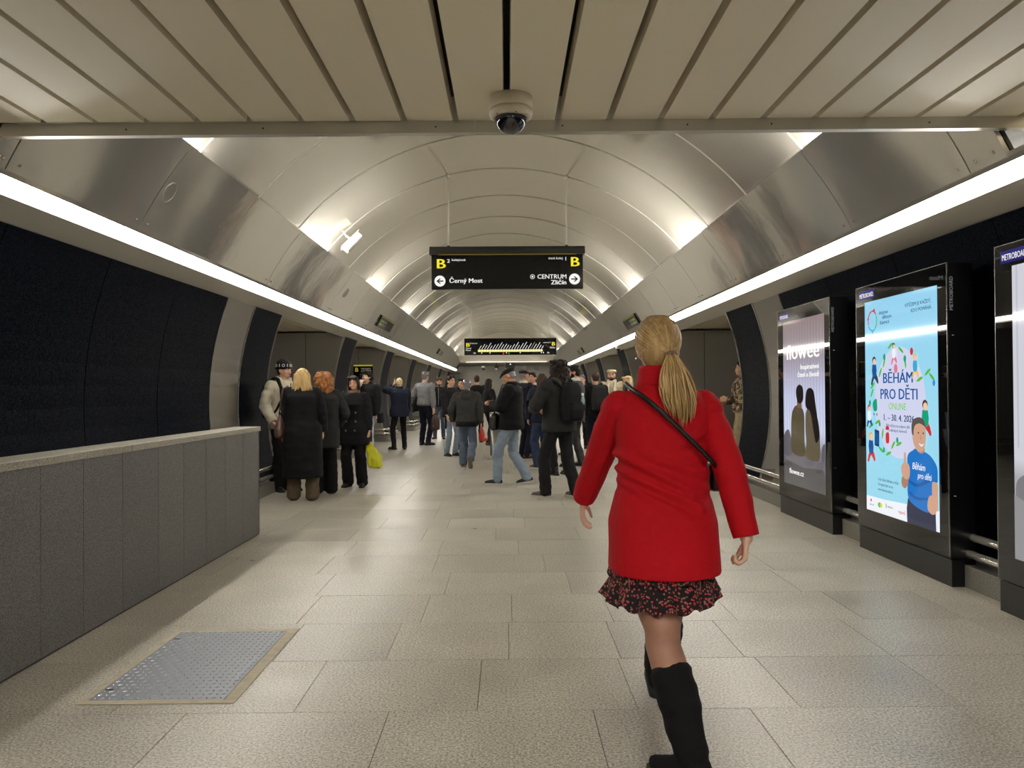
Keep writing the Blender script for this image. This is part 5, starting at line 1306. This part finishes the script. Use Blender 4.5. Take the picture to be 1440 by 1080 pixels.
# suit man with beard and glasses
P = person(810, 656, 1.82, 66, 'bearded person with glasses in a dark grey suit and white collar', hands=((-.06, .26, 1.08), (.24, .02, .84)), top=B('suit', hem=.78, add=.022), bottom=B('suit', wide=.01), shoes=SH['black'], hair=('short', 'black'), beard='black', glasses=1, skin='warm', head=(12, 4, 0), brow='black', collar=dict(m=CL['white'], r=.018), feet=((-.1, .06, 0, 8), (.1, -.08, 0, -8)))
P = person(799, 641, 1.74, 120, 'dark-haired person in black half hidden left of the grey suit', hands=DOWN, top=B('black', hem=.84), bottom=B('black2'), shoes=SH['dark'], hair=('short', 'dark'))
P = person(819, 630, 1.74, 160, 'grey-haired person peeking out behind the grey suit', hands=DOWN, top=B('white', hem=.86), bottom=B('black2'), shoes=SH['black'], hair=('short', 'grey'), brow='grey')
# backpack two
P = person(838, 643, 1.74, 12, 'short-haired person in black with a dark grey backpack seen from behind', face=0, hands=DOWN, top=B('black', hem=.84, add=.03), bottom=B('navy2'), shoes=SH['black'], hair=('crop', 'brown'))
t = backpack(P, CL['dgrey'], 'dark grey backpack on the short-haired person in black', size=1.05)
# rolled hat, cream scarf
P = person(861, 636, 1.82, 168, 'bearded person in a cream rolled hat, coat and scarf', hands=((-.24, .08, .84), (.22, .12, .90)), top=B('beige', hem=.7, add=.04, name='coat'), bottom=B('black2'), shoes=SH['brown'], hair=('crop', 'brown'), beard='brown', hat=('pakol', cloth('hat_cream', 196, 180, 146)), collar=dict(m=cloth('scarf_cream', 206, 196, 172), r=.030, name='scarf'))
mb = MB()
for s in (-1, 1): mb.chain([P['tl']((s * .07, .10, 1.47)), P['tl']((s * .075, .19, 1.30)), P['tl']((s * .08, .20, 1.0))], [.035, .045, .05])
link('scarf_tail', remesh(mb, .014, 2, fold=.01), P['o'], cloth('scarf_cream', 206, 196, 172))
P = person(884, 664, 1.60, 140, 'light blonde person hidden behind the shoulder of the red coat', fem=1, hands=DOWN, top=B('beige', hem=.8), bottom=B('black2'), shoes=SH['black'], hair=('bob', 'lightblond'))
# camouflage jacket by the right pillar
camo = mat('cloth_camouflage', rgb(120, 100, 76), .85, bump=.3, bscale=60)
nt = camo.node_tree; n_ = nt.nodes.new('ShaderNodeTexNoise'); n_.inputs['Scale'].default_value = 11; cr = nt.nodes.new('ShaderNodeValToRGB'); cr.color_ramp.interpolation = 'CONSTANT'
e = cr.color_ramp.elements; e[0].color = rgb(48, 40, 34); e[1].position = .46; e[1].color = rgb(122, 98, 72); e.new(.54).color = rgb(196, 176, 146); e.new(.62).color = rgb(70, 62, 50)
tc = nt.nodes.new('ShaderNodeTexCoord'); nt.links.new(tc.outputs['Object'], n_.inputs['Vector']); nt.links.new(n_.outputs[0], cr.inputs[0]); nt.links.new(cr.outputs[0], nt.nodes['Principled BSDF'].inputs['Base Color'])
gq = at(1045, 550, 12.9)
P = person(0, 0, 1.84, 84, 'person in a camouflage jacket and cream trousers beside the right pillar', pos=gq, hands=((-.10, .26, 1.14), (.16, .24, 1.10)), top=dict(m=camo, hem=.93, add=.04, fold=.013), bottom=B('tan', wide=.02), shoes=SH['tan'], hair=('short', 'dark'))

# ---------------------------------------------------------------- the woman in red
RED = mat('cloth_red_wool', rgb(184, 14, 27), .8, bump=.25, bscale=260, var=.05, vscale=30, spec=.2)
def folds(c):
    d = 0
    if c.y < .06:
        for z0, sl, a, wd, x0, x1 in ((1.07, -.50, .020, .020, -.24, .10), (1.02, -.46, .020, .020, -.22, .16), (.97, -.50, .011, .018, -.22, .06), (1.13, -.30, .010, .022, -.12, .22), (1.00, .10, .009, .02, -.02, .22), (1.17, .4, .007, .02, .0, .24)):
            if x0 < c.x < x1:
                t = (c.z - (z0 + sl * (c.x + .02))) / wd; f = min(1, (c.x - x0) / .06, (x1 - c.x) / .06)
                d += a * math.exp(-t * t) * f - a * .7 * math.exp(-(t + 1.7) ** 2) * f
    return d
GX = at(930, 550, 2.98).x
W = person(0, 0, 1.70, 0, 'blonde ponytailed woman in a red coat walking away in the foreground', pos=Vector((GX, 2.98, 0)), fem=1, face=0, vox=.0062, cvox=.0085, shz=1.405,
           feet=((.03, -.36, 0, 48), (.05, .44, 0, -4, -8)), hands=((-.285, .33, .97), (.285, -.16, .89)), elbow=((.05, -.9, 0), (.30, -.9, 0)),
           hdir=((-.02, .30, -1), (-.12, -.10, -1)), palm=((1, -.2, 0), (-1, .25, 0)), curl=(.6, 1.7), drop=.05, tilt=.0, skin='pale', hoff=(-.012, 0, 0), head=(4, 2, 0), thumb=((.3, 1, 0), (-.2, 1, 0)),
           top=dict(m=RED, name='coat', hem=.742, add=.014, slim=.9, flare=.03, flarey=.08, sway=.08, cuff=.046, fold=.004, fs=(7, 7, 7), foldfn=folds, sleeve=.004, collar=.0), hair=None)
RO = W['o']; tl, hd, HM = W['tl'], W['hd'], W['HM']
# stand-up collar, centre back seam, hem edge
mb = MB()
for q in range(24):
    a = 2 * PI * q / 24; b_ = 2 * PI * (q + 1) / 24
    for zz, rr in ((1.475, .088), (1.495, .085), (1.515, .083), (1.535, .081)):
        mb.cap(tl((rr * math.cos(a), rr * math.sin(a) * .92 - .005, zz)), tl((rr * math.cos(b_), rr * math.sin(b_) * .92 - .005, zz)), .013, .013, 8)
link('collar', remesh(mb, .008, 2, name='collar'), RO, RED)
# skirt: two ruffled tiers
SKIRT = mat('skirt_print', rgb(24, 20, 22), .85)
nt = SKIRT.node_tree; N = nt.nodes.new; L_ = nt.links.new; bs = nt.nodes['Principled BSDF']
tc = N('ShaderNodeTexCoord'); vo = N('ShaderNodeTexVoronoi'); vo.inputs['Scale'].default_value = 110; vo.inputs['Randomness'].default_value = 1.0; L_(tc.outputs['Object'], vo.inputs['Vector'])
c1 = N('ShaderNodeValToRGB'); c1.color_ramp.interpolation = 'CONSTANT'; c1.color_ramp.elements[0].color = (1, 1, 1, 1); c1.color_ramp.elements[1].position = .52; c1.color_ramp.elements[1].color = (0, 0, 0, 1); L_(vo.outputs['Distance'], c1.inputs[0])
sp_ = N('ShaderNodeSeparateColor'); L_(vo.outputs['Color'], sp_.inputs[0]); c2 = N('ShaderNodeValToRGB'); c2.color_ramp.interpolation = 'CONSTANT'
e = c2.color_ramp.elements; e[0].color = rgb(20, 16, 18); e[1].position = .32; e[1].color = rgb(186, 70, 74); e.new(.66).color = rgb(150, 110, 92); e.new(.82).color = rgb(20, 16, 18)
L_(sp_.outputs[0], c2.inputs[0]); mx = N('ShaderNodeMix'); mx.data_type = 'RGBA'; mx.inputs[6].default_value = rgb(20, 16, 18); L_(c1.outputs[0], mx.inputs[0]); L_(c2.outputs[0], mx.inputs[7]); L_(mx.outputs[2], bs.inputs['Base Color'])
def tier(nm, z0, z1, rx0, ry0, rx1, ry1, waves, amp, ph, parent, zvar=.0, dx=0, dy=0):
    n, m = 150, 14; vs = []; fs = []
    for j in range(m + 1):
        t = j / m
        for i in range(n):
            a = 2 * PI * i / n
            wv = amp * t ** 1.5 * (math.sin(waves * a + ph) + .5 * math.sin(waves * 1.7 * a + 1.3 * ph) + .4 * math.sin(3 * a))
            rx = rx0 + (rx1 - rx0) * t + wv; ry = ry0 + (ry1 - ry0) * t + wv
            z = z0 + (z1 - z0) * t + zvar * t * math.sin(a + ph) + .012 * t * math.sin(waves * a + 1)
            vs.append((dx * t + rx * math.cos(a), dy * t + ry * math.sin(a), z))
    for j in range(m):
        for i in range(n): fs.append((j * n + i, (j + 1) * n + i, (j + 1) * n + (i + 1) % n, j * n + (i + 1) % n))
    me = bpy.data.meshes.new(nm); me.from_pydata(vs, [], fs); me.update()
    o = link(nm, me, parent, SKIRT, True); s = o.modifiers.new('s', 'SOLIDIFY'); s.thickness = .004; return o
sk = tier('skirt', .93, .665, .150, .115, .205, .20, 9, .006, .4, RO, dx=-.01, dy=-.02)
tier('ruffle', .685, .588, .195, .19, .226, .245, 15, .012, 1.1, sk, .010, dx=-.015, dy=-.02)
# sheer tights and boots
TIGHT = mat('sheer_tights', rgb(172, 126, 104), .5, var=.12, vscale=12)
BOOT = mat('boot_suede', rgb(24, 23, 25), .9, bump=.5, bscale=40, var=.2, vscale=10, spec=.2)
for s, (h, kn, an, fd, pit) in enumerate(W['legs']):
    mb = MB(); mb.chain([h * .32 + kn * .68, kn + Vector((0, -.004, .05)), kn + Vector((0, -.008, -.02)), kn * .72 + an * .28 + Vector((0, -.014, 0))], [.090, .071, .067, .070], 16)
    link('tights', remesh(mb, .009, 3, name='tights'), RO, TIGHT)
    top = kn * .68 + an * .32 + Vector((0, -.01, 0)); side = Vector((fd.y, -fd.x, 0))
    mb = MB(); mb.chain([top, kn * .45 + an * .55 + Vector((.004, -.012, 0)), kn * .22 + an * .78, kn * .1 + an * .9 + Vector((0, -.004, 0)), an], [.079, .080, .068, .060, .05], 16)
    for t in (.52, .66, .78, .86):    # slouch rings
        c = kn * (1 - t) + an * t + Vector((0, -.008, 0)); mb.ell(c, (.066 - .016 * t, .066 - .012 * t, .022), 16, 8)
    RM = Matrix((side, fd, Vector((0, 0, 1)))).transposed() @ Matrix.Rotation(-math.radians(pit), 3, 'X')
    base = an + RM @ Vector((0, 0, -.085)); Q = lambda x, y, z: base + RM @ Vector((x, y, z))
    mb.cap(Q(0, -.03, .06), Q(0, .05, .05), .042, .042); mb.cap(Q(0, .05, .05), Q(.0, .15, .032), .042, .030); mb.cap(Q(0, -.01, .07), Q(0, -.012, .12), .045, .048)
    bo = link('boot', remesh(mb, .009, 2, fold=.006, fscale=(16, 16, 24), name='boot'), RO, BOOT)
    out = [(.040 * math.cos(q), (-.035 if math.sin(q) < 0 else .135) + (.038 if math.sin(q) < 0 else .05) * math.sin(q)) for q in [2 * PI * i / 20 for i in range(20)]]
    mm = MB(); mm.v = [tuple(Q(x, y, .0)) for x, y in out] + [tuple(Q(x, y, .02)) for x, y in out]; mm.f = [tuple(reversed(range(20))), tuple(range(20, 40))] + [(i, (i + 1) % 20, (i + 1) % 20 + 20, i + 20) for i in range(20)]
    mm.obj('sole', M_dsole, bo)
    mm = MB(); ho = [(.032 * math.cos(q), -.035 + .034 * math.sin(q)) for q in [2 * PI * i / 16 for i in range(16)]]
    mm.v = [tuple(Q(x, y, -.001)) for x, y in ho] + [tuple(Q(x, y, .035)) for x, y in ho]; mm.f = [tuple(reversed(range(16))), tuple(range(16, 32))] + [(i, (i + 1) % 16, (i + 1) % 16 + 16, i + 16) for i in range(16)]
    mm.obj('heel', M_dsole, bo)
# hair: cap, combed strands drawn back to the tie, ponytail
HB = mat('hair_ash_blonde', rgb(170, 138, 90), .38, bump=.5, bscale=120, bstretch=(1, 1, .2), var=.28, vscale=60, spec=.45)
HB2 = mat('hair_light_blonde', rgb(198, 166, 112), .36, bump=.4, bscale=120, bstretch=(1, 1, .2), var=.2, vscale=60, spec=.45)
RB = random.Random(11)
mb = MB(); mb.ell(hd(0, -.012, .028), (.086, .104, .096), 20, 12, HM); mb.ell(hd(0, -.045, -.03), (.078, .068, .075), 18, 10, HM)
hair = link('hair', remesh(mb, .008, 2, name='hair'), RO, HB)
tie = Vector((.022, -.128, -.048))
def scalp(a, b_):      # a around (0 front .. pi back), b elevation
    c, r = Vector((0, -.012, .028)), (.089, .107, .099)
    return c + Vector((r[0] * math.sin(a) * math.cos(b_), r[1] * math.cos(a) * math.cos(b_), r[2] * math.sin(b_)))
st1, st2 = MB(), MB()
for q in range(190):
    a = RB.uniform(-2.5, 2.5); b_ = RB.uniform(-.55, 1.25)
    if abs(a) < 1.0 and b_ < .45: continue
    p0 = scalp(a, b_); pts = []
    for j in range(9):
        t = j / 8; p = p0.lerp(tie, t)
        c = Vector((0, -.012, .02)); d = p - c
        n_ = Vector((d.x / .089, d.y / .107, d.z / .099)); L = n_.length
        rr = 1.0 + .015 * math.sin(t * PI)
        if t < .92 and L > 1e-3 and L < 1.05: p = c + Vector((n_.x / L * .089, n_.y / L * .107, n_.z / L * .099)) * rr
        pts.append(hd(*p))
    (st1 if RB.random() < .6 else st2).tube(pts, [.0015] + [.0034] * 6 + [.0032, .003], 5)
link('combed_strands', st1.mesh(), hair, HB, True); link('light_strands', st2.mesh(), hair, HB2, True)
st1, st2 = MB(), MB()
for q in range(150):
    a = RB.uniform(0, 2 * PI); r = math.sqrt(RB.random()); sx, sy = r * math.cos(a), r * math.sin(a)
    L = .235 + .05 * (1 - abs(sx - .25)) - RB.uniform(0, .06)
    pts = []
    for j in range(9):
        t = j / 8; wd = .013 + .040 * math.sin(min(1, t * 1.25) * PI / 2) - .028 * max(0, t - .75) * 2
        x = tie.x + sx * wd * 1.35 + .022 * t + .004 * math.sin(5 * t + q); y = tie.y - .022 * math.sin(min(1, t * 2.2) * PI / 2) + sy * wd * .7 - .01 * t; z = tie.z - L * t + .006 * (1 - t)
        pts.append(hd(x, y, z))
    (st1 if RB.random() < .45 else st2).tube(pts, [.0028] + [.0036] * 5 + [.003, .002, .0008], 5)
pt = link('ponytail', st1.mesh(), RO, HB, True); link('light_strands', st2.mesh(), pt, HB2, True)
mb = MB(); mb.tube([hd(tie.x + .017 * math.cos(t), tie.y - .004, tie.z + .012 * math.sin(t)) for t in [2 * PI * i / 16 for i in range(17)]], .006, 8)
mb.obj('hair_tie', mat('hair_tie', rgb(120, 100, 92), .6), pt, True)
# earring
MB().ell(hd(-.086, .0, -.05), (.004, .004, .004)).obj('earring', M_tube, RO, True)
# crossbody strap and bag at the right hip
t = follow(W, 'crossbody_bag', 'small black crossbody bag with strap across the red coat', 'bag')
def surf(x, z, y=-1):      # back / front of the coat
    ry = .158 if z < 1.38 else .158 - (z - 1.38) * .6; rx = .235
    return Vector((x, y * ry * (1 - min(.98, abs(x) / rx) ** 2.4) ** (1 / 2.4), z))
pts = [tl((-.135, .07, 1.455)), tl((-.14, .0, 1.475)), tl((-.125, -.07, 1.452))]
for q in range(1, 12):
    u = q / 11; pts.append(tl(surf(-.125 + .305 * u, 1.45 - .29 * u ** 1.05) + Vector((0, -.012, 0))))
pts += [tl((.225, -.03, 1.10)), tl((.235, .06, 1.06)), tl((.19, .14, 1.12)), tl((.10, .172, 1.22)), tl((-.05, .172, 1.36)), tl((-.12, .11, 1.44)), tl((-.135, .07, 1.455))]
mb = MB(); n = len(pts)
for i in range(n - 1):     # flat strap, 18 mm wide
    pass
mb.tube(pts, .0095, 8); mb.obj('strap', M_leather, t, True)
mb = MB(); mb.loft([(.99, .225, .09, .02, .07), (1.0, .225, .09, .03, .085), (1.10, .225, .09, .03, .085), (1.12, .225, .09, .02, .07)], 20, 4); link('body', remesh(mb, .009, 1), t, M_leather)
MB().box(.218, .226, -.02, .0, 1.04, 1.085).obj('buckle', M_trim, t)
